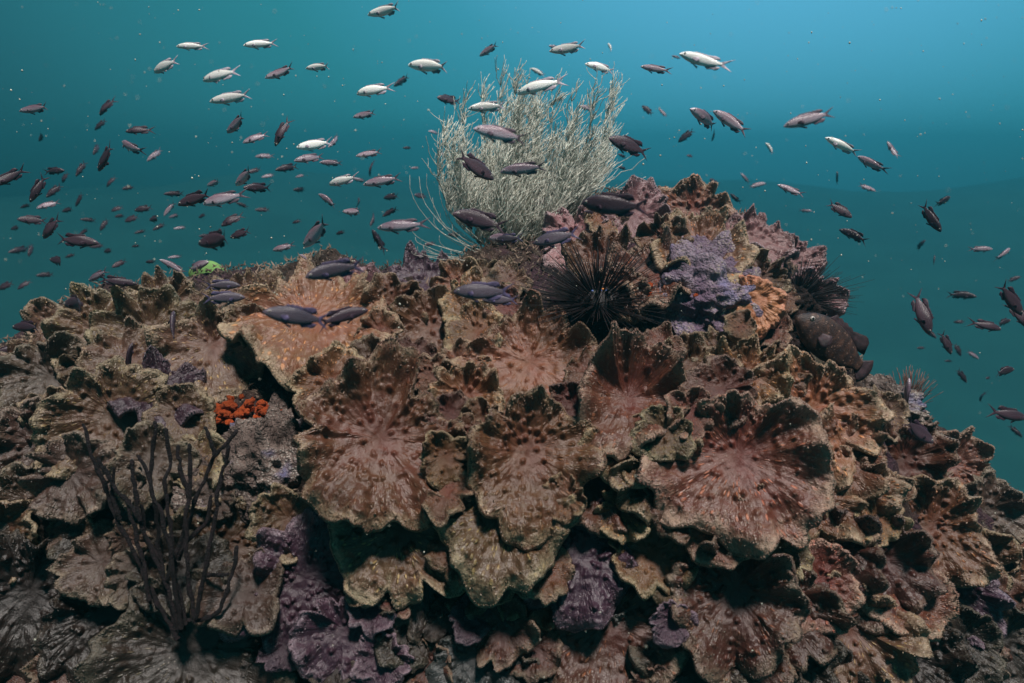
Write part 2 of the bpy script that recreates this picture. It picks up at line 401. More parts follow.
        tv = np.stack([b0 + side * w, b0 - side * 0.5 * w + s2 * 0.87 * w, b0 - side * 0.5 * w - s2 * 0.87 * w, base + d * ln], 1)
        o = len(V) + 4 * np.arange(m)
        T = np.concatenate([np.stack([o, o + 1, o + 3], -1), np.stack([o + 1, o + 2, o + 3], -1), np.stack([o + 2, o, o + 3], -1)])
        V = np.concatenate([V, tv.reshape(-1, 3)])
        A = np.concatenate([A, np.repeat(np.stack([a, np.full(m, 0.90), np.zeros(m)], -1), 4, axis=0)])
    return mesh_np(name, V, np.concatenate([qt, qb, qr]), T, mats=[mat], attrs={"pol": A})

def frame(u, v, pitch, lean, spin):
    r = ray(u, v); hd = Vector((-r.x, -r.y, 0)).normalized(); side = Vector((0, 0, 1)).cross(hd)   # points to the picture's right
    p = math.radians(pitch); l = math.radians(lean)
    n = Vector((0, 0, 1)) * math.cos(p) + hd * math.sin(p)
    n = (n * math.cos(l) + side * math.sin(l)).normalized()
    f = hd - Vector((0, 0, 1)) * 0.6; f = (f - n * f.dot(n)).normalized()
    s = n.cross(f); M = Matrix((f, s, n)).transposed()
    return M @ Matrix.Rotation(math.radians(spin), 3, 'Z')

GROUP_PLATE = "ruffled plate corals crowding the reef"
PLATES = []
def put_plate(u, v, R, pitch, lean, spin, colour, label, short, off=0.05, **kw):
    if v < 300: v += 11; R *= .9
    s = hit(u, v) or 2.6
    s -= off
    loc = ray(u, v) * s
    Rm = R * s / FPX
    seed = 100 + len(PLATES) * 13
    sc = Rm
    kw.setdefault('spikes', 1700 if R > 55 else 900)
    kw.setdefault('pips', 90 if R > 55 else 35)
    if R > 55: kw.setdefault('nth', 240); kw.setdefault('nr', 60)
    me = plate_mesh("plate_coral", seed, Rm, CM[colour], **kw)
    o = link("plate_coral", me); o.matrix_world = Matrix.Translation(loc) @ frame(u, v, pitch, lean, spin).to_4x4()
    tag(o, label, "coral", GROUP_PLATE)
    PLATES.append((u, v, R, short, off)); return o

#   u,   v,  R, pitch, lean, spin, colour, label, short name, options
HAND = [
 (380, 438, 84, 48, 4, 5, 'brown', "biggest fan shaped brown coral plate with knobs and orange streaks, centre of the reef", "big central fan", dict(off=.16, cup=.30, ruff=.12, k=6, ecc=.12, pips=140)),
 (526, 450, 66, 52, 8, 20, 'brown', "brown coral plate with pale scalloped edge just right of the biggest fan", "scalloped fan", dict(off=.15, cup=.34, ruff=.15, k=4, ecc=.3)),
 (505, 505, 68, 42, 0, -10, 'olive', "olive coral plate with wavy pale lip hanging below the scalloped fan", "olive lip plate", dict(off=.15, cup=.12, ruff=.10, k=5, curl=.5, ecc=.2)),
 (530, 362, 74, 44, -5, 0, 'orange', "smooth orange brown coral plate sloping down in front of the black urchin", "smooth orange slope", dict(off=.06, cup=.16, ruff=.10, k=5)),
 (628, 398, 52, 36, 6, 0, 'red', "folded cup coral plate with green underside and upright walls, right of the orange slope", "folded green cup", dict(off=.08, cup=.55, ruff=.26, k=4, fold=.5)),
 (738, 455, 76, 52, 5, 10, 'red', "wide smooth red brown coral plate with a thick pale border, right half of the reef", "wide red plate", dict(off=.12, cup=.36, ruff=.15, k=4, ecc=.3, pips=70)),
 (815, 408, 64, 60, 18, 0, 'orange', "glowing orange brown coral fan below the grouper", "orange fan", dict(off=.08, cup=.22, ruff=.10, k=5)),
 (312, 318, 78, 22, -4, 0, 'orange', "broad shelf of orange coral with a scalloped front rim above the red sponge", "scalloped shelf", dict(off=.10, cup=.18, ruff=.10, k=6, ecc=.2, curl=.3)),
 (430, 325, 48, 48, 0, 15, 'brown', "small brown coral fan between the scalloped shelf and the orange slope", "small middle fan", dict(off=.07)),
 (115, 415, 70, 64, -8, 0, 'olive', "tall olive coral fan with radiating ribs behind the dark branching sponge", "olive left fan", dict(off=.10, cup=.2, ruff=.08, k=5, pips=50)),
 (40, 445, 48, 66, -12, 0, 'grey', "grey coral plate with dark pits near the left edge", "pitted grey plate", dict(off=.08, pips=60)),
 (212, 345, 50, 48, 0, 0, 'olive', "brown coral plate with folded lips above the small purple shelf", "folded lip plate", dict(off=.07, cup=.3, ruff=.18, k=4)),
 (150, 330, 50, 44, -10, 0, 'olive', "pale edged coral plate on the left shoulder beside the hovering dark fish", "left shoulder plate", dict(off=.06, cup=.32, ruff=.16)),
 (95, 330, 48, 50, -14, 30, 'olive', "frilly coral plate on the outer left shoulder of the reef", "frilly shoulder plate", dict(off=.06, cup=.3, ruff=.2)),
 (50, 375, 46, 54, -18, 0, 'grey', "dim grey brown coral cup stepping down the left shoulder", "dim stepped cup", dict(off=.06, cup=.35, ruff=.2)),
 (12, 400, 36, 60, -20, 0, 'grey', "bluish grey coral plate cut by the left edge of the photo", "bluish edge plate", dict(off=.05)),
 (160, 388, 42, 30, -4, 0, 'purple', "purple coral shelf with a frilled white lip left of the red sponge", "purple shelf", dict(off=.08, cup=.2, ruff=.16, curl=.3)),
 (250, 285, 40, 30, 0, 0, 'olive', "low tan coral plate on the skyline beside the green sponge", "tan skyline plate", dict(off=.03)),
 (165, 292, 40, 40, -6, 0, 'olive', "tan coral plate on the left skyline", "left skyline plate", dict(off=.03, cup=.3, ruff=.2)),
 (355, 285, 48, 30, 0, 0, 'mauve', "mauve coral plate behind the scalloped shelf under a hovering fish", "mauve back plate", dict(off=.03)),
 (425, 272, 44, 28, 0, 0, 'purple', "rough lilac coral plate on the crest left of the feathery bush", "lilac crest plate", dict(off=.03)),
 (478, 290, 40, 34, 0, 0, 'brown', "brown coral plate under the pair of fish below the bush", "plate below the bush", dict(off=.03)),
 (305, 575, 72, 66, -4, 0, 'purple', "dark purple lobed coral with white scars low in the reef", "purple lobed coral", dict(off=.06, cup=.14, ruff=.10, k=4, lobes=.3, ecc=.1)),
 (345, 630, 48, 60, 0, 0, 'purple', "small dark purple coral lobe at the foot of the purple lobed coral", "small purple lobe", dict(off=.08, lobes=.25)),
 (400, 530, 62, 52, -6, -15, 'olive', "olive coral plate tucked beneath the biggest fan", "tucked olive plate", dict(off=.10, cup=.1, ruff=.1, k=5, lobes=.26)),
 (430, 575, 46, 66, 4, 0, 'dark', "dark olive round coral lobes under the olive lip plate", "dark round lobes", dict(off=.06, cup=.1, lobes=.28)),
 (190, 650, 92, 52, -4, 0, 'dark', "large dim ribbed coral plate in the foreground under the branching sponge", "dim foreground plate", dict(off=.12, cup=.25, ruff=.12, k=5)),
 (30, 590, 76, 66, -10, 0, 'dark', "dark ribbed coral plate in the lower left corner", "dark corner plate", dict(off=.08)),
 (35, 505, 54, 68, -12, 0, 'grey', "dim grey coral fan below the pitted grey plate", "dim grey fan", dict(off=.06)),
 (228, 545, 62, 66, 0, 0, 'olive', "olive coral sheet behind the stems of the dark branching sponge", "sheet behind the stems", dict(off=.04, cup=.12)),
 (478, 655, 46, 55, 0, 0, 'teal', "pale blue grey coral lobe at the bottom edge, left of centre", "blue grey lobe", dict(off=.08, cup=.12)),
 (600, 665, 70, 40, 0, 0, 'teal', "low blue grey coral plate at the bottom edge, right of centre", "low blue grey plate", dict(off=.06, cup=.12)),
 (580, 545, 58, 56, 4, 0, 'purple', "mauve coral plate with bumpy drooping tip below the scalloped fan", "drooping mauve plate", dict(off=.08, cup=.1, curl=.5, ecc=.35)),
 (612, 620, 74, 55, 0, 0, 'shaded_red', "smooth shaded red coral sheet low in the middle of the reef", "shaded red sheet", dict(off=.05, cup=.14, ruff=.08)),
 (735, 590, 64, 56, 4, 0, 'shaded_red', "reddish coral cup with a pointed back wall below the wide red plate", "pointed red cup", dict(off=.10, cup=.42, ruff=.22, k=4, fold=.4)),
 (700, 660, 62, 46, 0, 0, 'dark', "dark coral plate at the bottom edge below the pointed red cup", "dark bottom plate", dict(off=.06)),
 (590, 430, 38, 60, -8, 0, 'purple', "small purple coral plate wedged between the scalloped fan and the green cup", "wedged purple plate", dict(off=.02)),
 (600, 480, 44, 50, 0, 0, 'red', "red brown coral cup under the folded green cup", "lower red cup", dict(off=.05, cup=.4, ruff=.2)),
 (660, 470, 44, 60, 18, 0, 'olive', "upright frilled olive coral edge left of the wide red plate", "upright frill", dict(off=.08, cup=.35, ruff=.25)),
 (692, 200, 44, 58, 4, 0, 'brown', "tan brown coral fan on the highest point of the reef", "summit fan", dict(off=.03, cup=.25, ruff=.14)),
 (700, 238, 50, 24, 6, 0, 'brown', "bowl shaped coral with green rim below the summit fan", "green rimmed bowl", dict(off=.10, cup=.45, ruff=.14, k=4)),
 (632, 205, 46, 52, -4, 0, 'mauve', "pink mauve coral plate behind the dark fish on the crest", "pink crest plate", dict(off=.03, cup=.15)),
 (638, 190, 26, 70, 0, 0, 'mauve', "small knobbly pink coral on the skyline left of the summit fan", "pink skyline coral", dict(off=.02, lobes=.15, ruff=.08)),
 (575, 225, 42, 55, -10, 0, 'mauve', "pink coral sheet at the right foot of the feathery bush", "pink sheet by the bush", dict(off=.03, cup=.14)),
 (655, 262, 46, 28, 0, 0, 'red', "thin edged brown coral shelf overhanging the violet crust", "overhanging shelf", dict(off=.12, cup=.3, ruff=.2, k=5)),
 (620, 276, 32, 60, 0, 0, 'red', "small rosy brown coral plate touching the urchin", "rosy plate by the urchin", dict(off=.12, cup=.15)),
 (600, 250, 38, 35, 0, 0, 'brown', "green walled coral cup just above the urchin", "green walled cup", dict(off=.05, cup=.45, ruff=.2)),
 (755, 228, 40, 35, 14, 0, 'mauve', "lilac coral ledge on the right skyline", "lilac ledge", dict(off=.05, cup=.2, ruff=.12)),
 (795, 252, 34, 50, 20, 0, 'mauve', "lilac coral blade on the upper right shoulder", "lilac blade", dict(off=.04, cup=.2, ruff=.14, lobes=.15)),
 (812, 285, 34, 62, 24, 0, 'mauve', "hooked lilac coral lobe by the spines of the second urchin", "hooked lilac lobe", dict(off=.05, lobes=.2, ruff=.14)),
 (753, 300, 30, 70, 10, 0, 'apricot', "small bright apricot coral plate on the violet crust", "apricot plate", dict(off=.15, cup=.10, ruff=.02, pips=0, spikes=0, lobes=.08)),
 (905, 460, 46, 60, 22, 0, 'red', "ringed coral cup with pale wavy lip under the dark fish on the right slope", "right ringed cup", dict(off=.05, cup=.3, ruff=.2)),
 (948, 462, 42, 55, 28, 0, 'red', "pebbly pink brown coral on the right skyline", "right skyline coral", dict(off=.03)),
 (985, 510, 44, 58, 28, 0, 'grey', "dim coral plate on the right edge of the reef", "right edge plate", dict(off=.03)),
 (930, 525, 56, 56, 20, 0, 'red', "dark red coral plate with sharp pale rim on the right flank", "sharp rimmed plate", dict(off=.06, cup=.25)),
 (850, 485, 44, 50, 16, 0, 'red', "frilled coral plate below the orange fan", "frill below the orange fan", dict(off=.05, cup=.3, ruff=.22)),
 (880, 560, 52, 58, 18, 0, 'shaded_red', "brown coral fan with green folds on the lower right flank", "green folded fan", dict(off=.06, cup=.3, ruff=.2)),
 (850, 625, 62, 58, 12, 0, 'olive', "dim olive coral plate near the bottom right", "dim olive plate", dict(off=.06, cup=.25, ruff=.16)),
 (955, 590, 48, 64, 24, 0, 'purple', "dark purple coral plate on the lower right flank", "purple right plate", dict(off=.06)),
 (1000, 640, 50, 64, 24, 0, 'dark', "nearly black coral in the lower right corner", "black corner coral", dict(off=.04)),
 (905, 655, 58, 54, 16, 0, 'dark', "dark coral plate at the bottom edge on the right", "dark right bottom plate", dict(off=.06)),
 (785, 600, 52, 54, 10, 0, 'shaded_red', "red brown coral fan with lumpy white edge on the lower right", "lumpy edged fan", dict(off=.07, cup=.3, ruff=.2)),
 (835, 545, 46, 54, 14, 0, 'shaded_red', "coral plate with curled edge right of the lumpy edged fan", "curled edge plate", dict(off=.05, cup=.35, ruff=.22)),
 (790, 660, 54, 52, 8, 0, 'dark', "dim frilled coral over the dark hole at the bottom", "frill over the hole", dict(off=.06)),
 (688, 368, 36, 40, 4, 0, 'olive', "tan sediment dusted coral plate below the violet crust", "dusted plate", dict(off=.04, cup=.3, ruff=.2)),
 (748, 372, 36, 44, 6, 0, 'brown', "crinkled coral plate left of the orange fan", "crinkled plate", dict(off=.05, cup=.35, ruff=.24)),
 (468, 395, 34, 40, 0, 0, 'brown', "small green rimmed coral cup between the two largest fans", "small green cup", dict(off=.10, cup=.5, ruff=.2)),
 (100, 520, 44, 66, -6, 0, 'dark', "dim coral plate behind the left stems of the branching sponge", "plate behind left stems", dict(off=.02)),
 (100, 610, 56, 60, -8, 0, 'dark', "dark coral plate between the corner plate and the branching sponge", "dark lower left plate", dict(off=.03)),
]
for h_ in HAND:
    put_plate(*h_[:9], **h_[9])

# smaller plates fill the gaps: twelve shapes, many places
VAR = []
for i in range(10):
    VAR.append(dict(cup=random.uniform(.15, .45), ruff=random.uniform(.10, .24), k=random.randint(3, 6), lobes=random.uniform(.10, .2), ecc=random.uniform(.1, .3), pips=26, spikes=650, nth=132, nr=32, fold=random.uniform(0, .4)))
var_mesh = {}
def var_me(i, colour):
    if (i, colour) not in var_mesh:
        var_mesh[(i, colour)] = plate_mesh("plate_coral", 900 + i * 7, 0.12, CM[colour], **VAR[i])
    return var_mesh[(i, colour)]
KEEP_OUT = [(590, 295, 62), (695, 300, 44), (252, 410, 54), (280, 455, 40), (520, 240, 26), (208, 268, 26), (835, 345, 40), (700, 560, 26), (330, 505, 26), (255, 480, 30)]
COLNAME = {'brown': 'brown', 'olive': 'olive tan', 'red': 'red brown', 'shaded_red': 'shaded red', 'orange': 'orange brown', 'grey': 'grey', 'dark': 'dark', 'purple': 'purple', 'mauve': 'mauve', 'teal': 'blue grey'}
used_labels = set(h_[7] for h_ in HAND)
hand_list = list(PLATES)
def nearest(u, v):
    return sorted(hand_list, key=lambda p: (p[0] - u) ** 2 + (p[1] - v) ** 2)
def side_word(du, dv):
    a = math.degrees(math.atan2(-dv, du)) % 360
    return ["right of", "above and right of", "above", "above and left of", "left of", "below and left of", "below", "below and right of"][int(((a + 22.5) % 360) // 45)]
spots = []
tries = 0
while len(spots) < 300 and tries < 30000:
    tries += 1
    u = random.uniform(-10, 1034); v = random.uniform(200, 690)
    R = random.uniform(20, 46) * (0.75 if v < 330 else 1.0)
    if any((u - a) ** 2 + (v - b) ** 2 < (c + R * .5) ** 2 for a, b, c in KEEP_OUT): continue
    if any((u - p[0]) ** 2 + (v - p[1]) ** 2 < ((0.80 * p[2]) if p[2] > 60 else 0.75 * p[2]) ** 2 for p in hand_list): continue
    if any((u - p[0]) ** 2 + (v - p[1]) ** 2 < (0.55 * (p[2] + R)) ** 2 for p in spots): continue
    s = hit(u, v)
    if s is None or hit(u, v - 20) is None: continue
    spots.append((u, v, R, s))
for (u, v, R, s) in spots:
    if v > 600: pool = ['dark', 'dark', 'shaded_red', 'purple', 'shaded_red']  # lowest plates: mostly the darkened colours that paint in the shade
    elif u < 300: pool = ['olive', 'olive', 'grey', 'brown', 'olive'] if v < 480 else ['dark', 'grey', 'olive']
    elif v < 290: pool = (['mauve', 'brown', 'brown', 'red', 'olive'] if u > 540 else ['olive', 'brown', 'brown', 'olive'])
    elif u > 650: pool = ['red', 'red', 'brown', 'olive', 'brown']
    else: pool = ['brown', 'olive', 'red', 'brown', 'brown']
    c = random.choice(pool); i = random.randrange(len(VAR))
    off = random.uniform(0.02, 0.08)
    for p in hand_list:
        dd_ = math.hypot(u - p[0], v - p[1])
        if dd_ < p[2] * 1.1: off = max(off, p[4] * random.uniform(.75, 1.1) + random.uniform(-.01, .03))
    s -= off; Rm = R * s / FPX
    o = link("plate_coral", var_me(i, c))
    M = frame(u, v, random.uniform(30, 66), (u - 480) / 500 * 26 + random.uniform(-16, 16), random.uniform(-60, 60))
    o.matrix_world = Matrix.Translation(ray(u, v) * s) @ M.to_4x4() @ Matrix.Scale(Rm / 0.12, 4)
    nb = nearest(u, v); lab = None
    szw = "tiny" if R < 20 else ("small" if R < 28 else "mid sized")
    for q in range(3):
        t_ = f"{szw} {COLNAME[c]} coral plate {side_word(u - nb[q][0], v - nb[q][1])} the {nb[q][3]}"
        if t_ not in used_labels: lab = t_; break
    if lab is None: lab = f"{szw} {COLNAME[c]} coral plate between the {nb[0][3]} and the {nb[1][3]}"
    used_labels.add(lab)
    tag(o, lab, "coral", GROUP_PLATE)

# ------------------------------------------------------------------ tubes
def tube(paths, sides=6):
    """paths: list of (points Nx3, radii N) -> V, Q, T"""
    VV, QQ, TT = [], [], []; o = 0
    for P, r in paths:
        P = np.asarray(P, float); r = np.asarray(r, float); n = len(P)
        d = np.gradient(P, axis=0); d /= np.linalg.norm(d, axis=1)[:, None] + 1e-9
        ref = np.array([0.31, 0.87, 0.38]); a = np.cross(d, ref); a /= np.linalg.norm(a, axis=1)[:, None] + 1e-9; b = np.cross(d, a)
        t = np.linspace(0, 2 * math.pi, sides, endpoint=False)
        R = P[:, None] + r[:, None, None] * (a[:, None] * np.cos(t)[None, :, None] + b[:, None] * np.sin(t)[None, :, None])
        VV.append(R.reshape(-1, 3)); tip = P[-1] + d[-1] * r[-1]; VV.append(tip[None])
        I = o + np.arange(n * sides).reshape(n, sides); J = np.roll(I, -1, axis=1)
        QQ.append(np.stack([I[:-1], J[:-1], J[1:], I[1:]], -1).reshape(-1, 4))
        tp = o + n * sides; TT.append(np.stack([I[-1], J[-1], np.full(sides, tp)], -1)); o += n * sides + 1
    return np.concatenate(VV), np.concatenate(QQ), np.concatenate(TT)

def bez(p0, p1, p2, p3, n):
    t = np.linspace(0, 1, n)[:, None]
    return (1 - t) ** 3 * p0 + 3 * (1 - t) ** 2 * t * p1 + 3 * (1 - t) * t * t * p2 + t ** 3 * p3

def lumpy_ball(name, mat, rx, ry, rz, seed, amp=0.18, freq=2.5, n=28, m=18, smooth=True, fine=0.0):
    th = np.linspace(0, 2 * math.pi, n, endpoint=False); ph = np.linspace(0.02, math.pi - 0.02, m)
    T, P = np.meshgrid(th, ph, indexing='ij')
    D = np.stack([np.cos(T) * np.sin(P), np.sin(T) * np.sin(P), np.cos(P)], -1)
    r = 1 + amp * fbm(D * freq + seed, seed, 4) * 1.6
    if fine: r = r + fine * fbm(D * 11 + seed, seed + 3, 3) + fine * 0.7 * np.abs(vnoise(D * 26 + seed, seed + 7))
    V = (D * r[..., None] * np.array([rx, ry, rz])).reshape(-1, 3)
    I = np.arange(n * m).reshape(n, m); J = np.roll(I, -1, axis=0)
    q = np.stack([I[:, :-1], I[:, 1:], J[:, 1:], J[:, :-1]], -1).reshape(-1, 4)
    return mesh_np(name, V, q, mats=[mat], smooth=smooth)

def A(v): return np.array(v, float)

# ------------------------------------------------------------------ feathery black coral bush on the crest
bush_mat = simple_mat("pale_bush_stems", (0.60, 0.60, 0.52), 0.7, 0.2, 0.3, 60, 0, 0)
bush_core = simple_mat("bush_core_stems", (0.22, 0.20, 0.14), 0.7, 0.2, 0.3, 60, 0, 0)
BD = 2.62
base = ray(518, 262) * BD
bush = empty("sea_bush", base); tag(bush, "pale green feathery sea bush of wiry stems standing on the crest", "coral bush")
base = A(base)
TIPS = [(448, 185, 30), (438, 160, 30), (446, 135, 30), (462, 112, 26), (482, 98, 24), (500, 84, 22), (515, 76, 22), (512, 120, 26), (535, 100, 24), (552, 92, 24), (572, 100, 22), (592, 92, 20), (612, 84, 16), (606, 110, 20), (596, 136, 24), (584, 165, 26), (556, 150, 30), (500, 155, 34), (474, 160, 34), (535, 185, 34), (475, 195, 30), (570, 125, 25)]
def wpt(u, v, s): return A(ray(u, v) * s)
g = np.random.default_rng(5)
paths = [(bez(A((0, 0, -.06)), A((0, 0, 0)), A((.01, 0, .04)), A((.02, 0, .09)), 6), np.linspace(.016, .011, 6))]
for j in range(9):
    e = A((g.uniform(-.12, .12), g.uniform(-.08, .05), g.uniform(.05, .16))); paths.append((bez(A((0, 0, -.02)), e * .3, e * .6, e, 6), np.linspace(.009, .005, 6)))
V_, Q_, T_ = tube(paths, 6); link("trunk", mesh_np("trunk", V_, Q_, T_, mats=[bush_core]), bush)
ps = []
for q in range(24):
    tu, tv = g.uniform(408, 455), g.uniform(175, 262)
    e = wpt(tu, tv, BD + g.uniform(-.25, .1)) - base; m_ = A((e[0] * .6, e[1] * .6, e[2] * .2 - g.uniform(0, .03)))
    c_ = bez(A((0, 0, .01)), m_ * .6, A((e[0] * 1.05, e[1], e[2] * .4)), e, 14)
    c_ = c_ + 0.008 * np.stack([vnoise(c_ * 14 + k + q, k) for k in range(3)], -1)
    ps.append((c_, np.linspace(.0020, .0009, 14)))
V_, Q_, T_ = tube(ps, 4); link("strands", mesh_np("strands", V_, Q_, T_, mats=[bush_mat]), bush)["kind"] = "stuff"
for _ in range(16):
    f_ = g.uniform(0, 1); TIPS.append((450 + 160 * f_ + g.normal(0, 8), 150 - 40 * f_ + g.normal(0, 26), 25))
for (tu, tv, tr) in TIPS:
    dz = g.uniform(-.16, .16)
    tip = wpt(tu, tv, BD + dz) - base
    side = (tu - 518) / 100
    mid1 = A((tip[0] * .75, tip[1] * .5, .03 + .18 * tip[2])); mid2 = A((tip[0] * 1.02, tip[1] * .9, tip[2] * .55))
    main = bez(A((0, 0, .01)), mid1, mid2, tip, 16)
    main = main + 0.012 * np.stack([fbm(main * 9 + tu + k, k, 2) for k in range(3)], -1)
    paths = [(main, np.linspace(.0045, .0012, 16))]
    for q in range(125):
        k = int(g.uniform(2, 15.5)); p0 = main[k]
        aim = A((g.normal(0, .32) + .48 + side * .12, g.normal(0, .35), 1.0 + g.uniform(0, .6)))
        if tv > 190: aim[0] += side * .5
        aim /= np.linalg.norm(aim)
        ln = g.uniform(.06, .17) * (1.1 if k < 10 else .65)
        off0 = main[min(k + 2, 15)] - main[k]; off0 = off0 / (np.linalg.norm(off0) + 1e-6)
        out = A((g.normal(0, .42), g.normal(0, .5), g.uniform(-.1, .4)))
        p1 = p0 + (off0 * .5 + out * .6) * ln * .4; p3 = p0 + (aim + out * .35) * ln; p2 = p3 - aim * ln * .4
        tw = bez(p0, p1, p2, p3, 8) + 0.007 * np.stack([vnoise(bez(p0, p1, p2, p3, 8) * 40 + c, c + 3) for c in range(3)], -1)
        paths.append((tw, np.linspace(.0019, .0009, 8)))
        if g.random() < .6:
            b0 = tw[4]; a2 = aim + A((g.normal(0, .5), g.normal(0, .5), 0)); b3 = b0 + a2 * ln * .5
            paths.append((bez(b0, b0 + out * ln * .12, b3 - aim * ln * .2, b3, 6), np.linspace(.0015, .0008, 6)))
    V_, Q_, T_ = tube(paths, 4)
    link("branch", mesh_np("branch", V_, Q_, T_, mats=[bush_mat]), bush)

# ------------------------------------------------------------------ urchins
urch_mat = simple_mat("urchin_black", (0.010, 0.006, 0.007), 0.6, 0.3, 0.4, 60)
ub = lumpy_ball("urchin_body", urch_mat, .075, .075, .055, 5, .05, 6)
sp_P = np.stack([np.zeros(6), np.zeros(6), np.linspace(.04, 1, 6)], -1)
V_, Q_, T_ = tube([(sp_P * A((1, 1, .27)), np.linspace(.0022, .0005, 6))], 5)
spine_me = mesh_np("spine", V_, Q_, T_, mats=[urch_mat])
blue_mat = simple_mat("urchin_blue_dot", (0.10, 0.18, 0.5), 0.4, 0.5, 0.2, 30, 0)
orange_dot = simple_mat("urchin_orange_ring", (0.6, 0.22, 0.05), 0.4, 0.4, 0.2, 30, 0)
_g = np.random.default_rng(2); _p = []
for _i in range(620):
    _d = _g.normal(0, 1, 3); _d[2] = abs(_d[2]) * .9 - .25; _d /= np.linalg.norm(_d); _l = _g.uniform(.12, .20)
    _p.append((np.outer(np.linspace(.05, _l, 3), _d), np.linspace(.0016, .0005, 3)))
V_, Q_, T_ = tube(_p, 4); fuzz_me = mesh_np("short_spines", V_, Q_, T_, mats=[urch_mat])
def urchin(u, v, off, label, nsp, lenf, long_dirs, seed, size=1.0):
    s = (hit(u, v) or 2.6) - off
    root = empty("sea_urchin", ray(u, v) * s); tag(root, label, "sea urchin", "long spined black urchins")
    root.scale = (1.35 * size, 1.1 * size, 1.05 * size)
    link("body", ub, root)
    fuzz = link("short_spines", fuzz_me, root); fuzz["kind"] = "stuff"
    gg = np.random.default_rng(seed); dirs = []
    for d in long_dirs: dirs.append((Vector(d[:3]).normalized(), d[3]))
    i = 0
    while len(dirs) < nsp:
        z = 1 - 2 * (i + .5) / (nsp * 1.2); i += 1
        if i > nsp * 3: break
        a = i * 2.39996
        d = Vector((math.sqrt(max(0, 1 - z * z)) * math.cos(a) + gg.normal(0, .1), math.sqrt(max(0, 1 - z * z)) * math.sin(a) + gg.normal(0, .1), z + gg.normal(0, .1))).normalized()
        if d.z < -0.35: continue
        dirs.append((d, gg.uniform(.5, 1.0) * lenf))
    for d, l in dirs:
        o = link("spine", spine_me, root); o.rotation_euler = d.to_track_quat('Z', 'Y').to_euler(); o.scale = (1, 1, l)
    for k, (dx, m_) in enumerate(((0.0, blue_mat), (.016, blue_mat), (-.02, blue_mat), (.008, orange_dot))):
        b = link("eye_spot", lumpy_ball("eye_spot", m_, .0032, .0032, .0032, k, .05, 2, 10, 8), root)
        dd = Vector((dx * 12, -.55, .8 + .2 * (k == 3))).normalized(); b.location = (dd.x * .075, dd.y * .075, dd.z * .056)
    return root
urchin(598, 303, .09, "black long spined sea urchin in the dark pocket below the crest", 96, .72,
       [(-1, -.3, .15, 1.15), (-.9, -.5, .35, 1.0), (-.45, -.3, .9, 1.0), (-.3, -.4, .8, .9), (-1, -.2, .02, 1.0), (-.8, -.3, .6, .8), (-.15, -.3, 1, .7)], 3)
urchin(796, 300, .0, "second black urchin half hidden behind the lilac lobe with spines reaching into open water", 90, .6,
       [(1, -.1, .55, .9), (1, -.2, .42, .95), (1, -.1, .30, .85), (1, -.1, .12, .8), (1, -.2, 0, .8), (1, -.1, -.15, .75), (.6, 0, .9, .85), (1, .1, .2, .8), (.9, -.3, -.25, .75), (.75, -.2, .75, .7)], 8, 0.75)

# ------------------------------------------------------------------ crusts, sponges
viol = crust_mat("violet_crust", (0.15, 0.10, 0.15), (0.26, 0.20, 0.25), (0.36, 0.31, 0.23))
def crust(name, u, v, rx, ry, rz, off, mat, label, cat, seed, amp=.3, freq=3, n=200, m=130):
    s = (hit(u, v) or 2.6) - off
    k = s / FPX
    me = lumpy_ball(name, mat, rx * k, ry * k, rz * k, seed, amp, freq, n, m, True, 0.045)
    o = link(name, me, None, ray(u, v) * s); return tag(o, label, cat)
crust("encrusted_rock", 697, 306, 64, 60, 62, -.04, viol, "lumpy boulder crusted in violet and cream right of the first urchin", "rock", 4, .22, 3.0)
crust("encrusted_rock", 770, 322, 42, 50, 40, -.08, simple_mat('black_sponge', (0.022, 0.014, 0.013), 0.9, 0.15, 0.7, 30, 1.0, 0.02), "blackish sponge covered rock behind the apricot plate", "rock", 9, .25, 3.5)
rub = crust_mat("rubble_crust", (0.10, 0.07, 0.06), (0.19, 0.14, 0.12), (0.42, 0.37, 0.33), (0.12, 0.12, 0.24))
crust("encrusted_rock", 280, 470, 58, 50, 62, -.07, rub, "grainy sediment covered rock left of the biggest fan", "rock", 14, .25, 3.6)
crust("encrusted_rock", 215, 500, 40, 40, 48, -.05, rub, "grainy rock patch with a bluish stain behind the branching sponge", "rock", 18, .25, 3.6)
crust("encrusted_rock", 690, 565, 30, 34, 26, -.03, rub, "sandy lump beside the dark hollow under the wide red plate", "rock", 23, .25, 3.4)
crust("encrusted_rock", 880, 405, 34, 40, 24, -.04, rub, "pale dusty knob of rock below the grouper", "rock", 27, .3, 3.4)
green = simple_mat("green_sponge", (0.13, 0.25, 0.07), 0.8, 0.3, 0.15, 20, 0.2)
s = 3.1
o = link("green_sponge", lumpy_ball("green_sponge", green, .085, .05, .062, 2, .06, 1.5, 40, 26), None, ray(208, 274) * s)
tag(o, "smooth bright green rounded sponge behind the left skyline", "sponge")

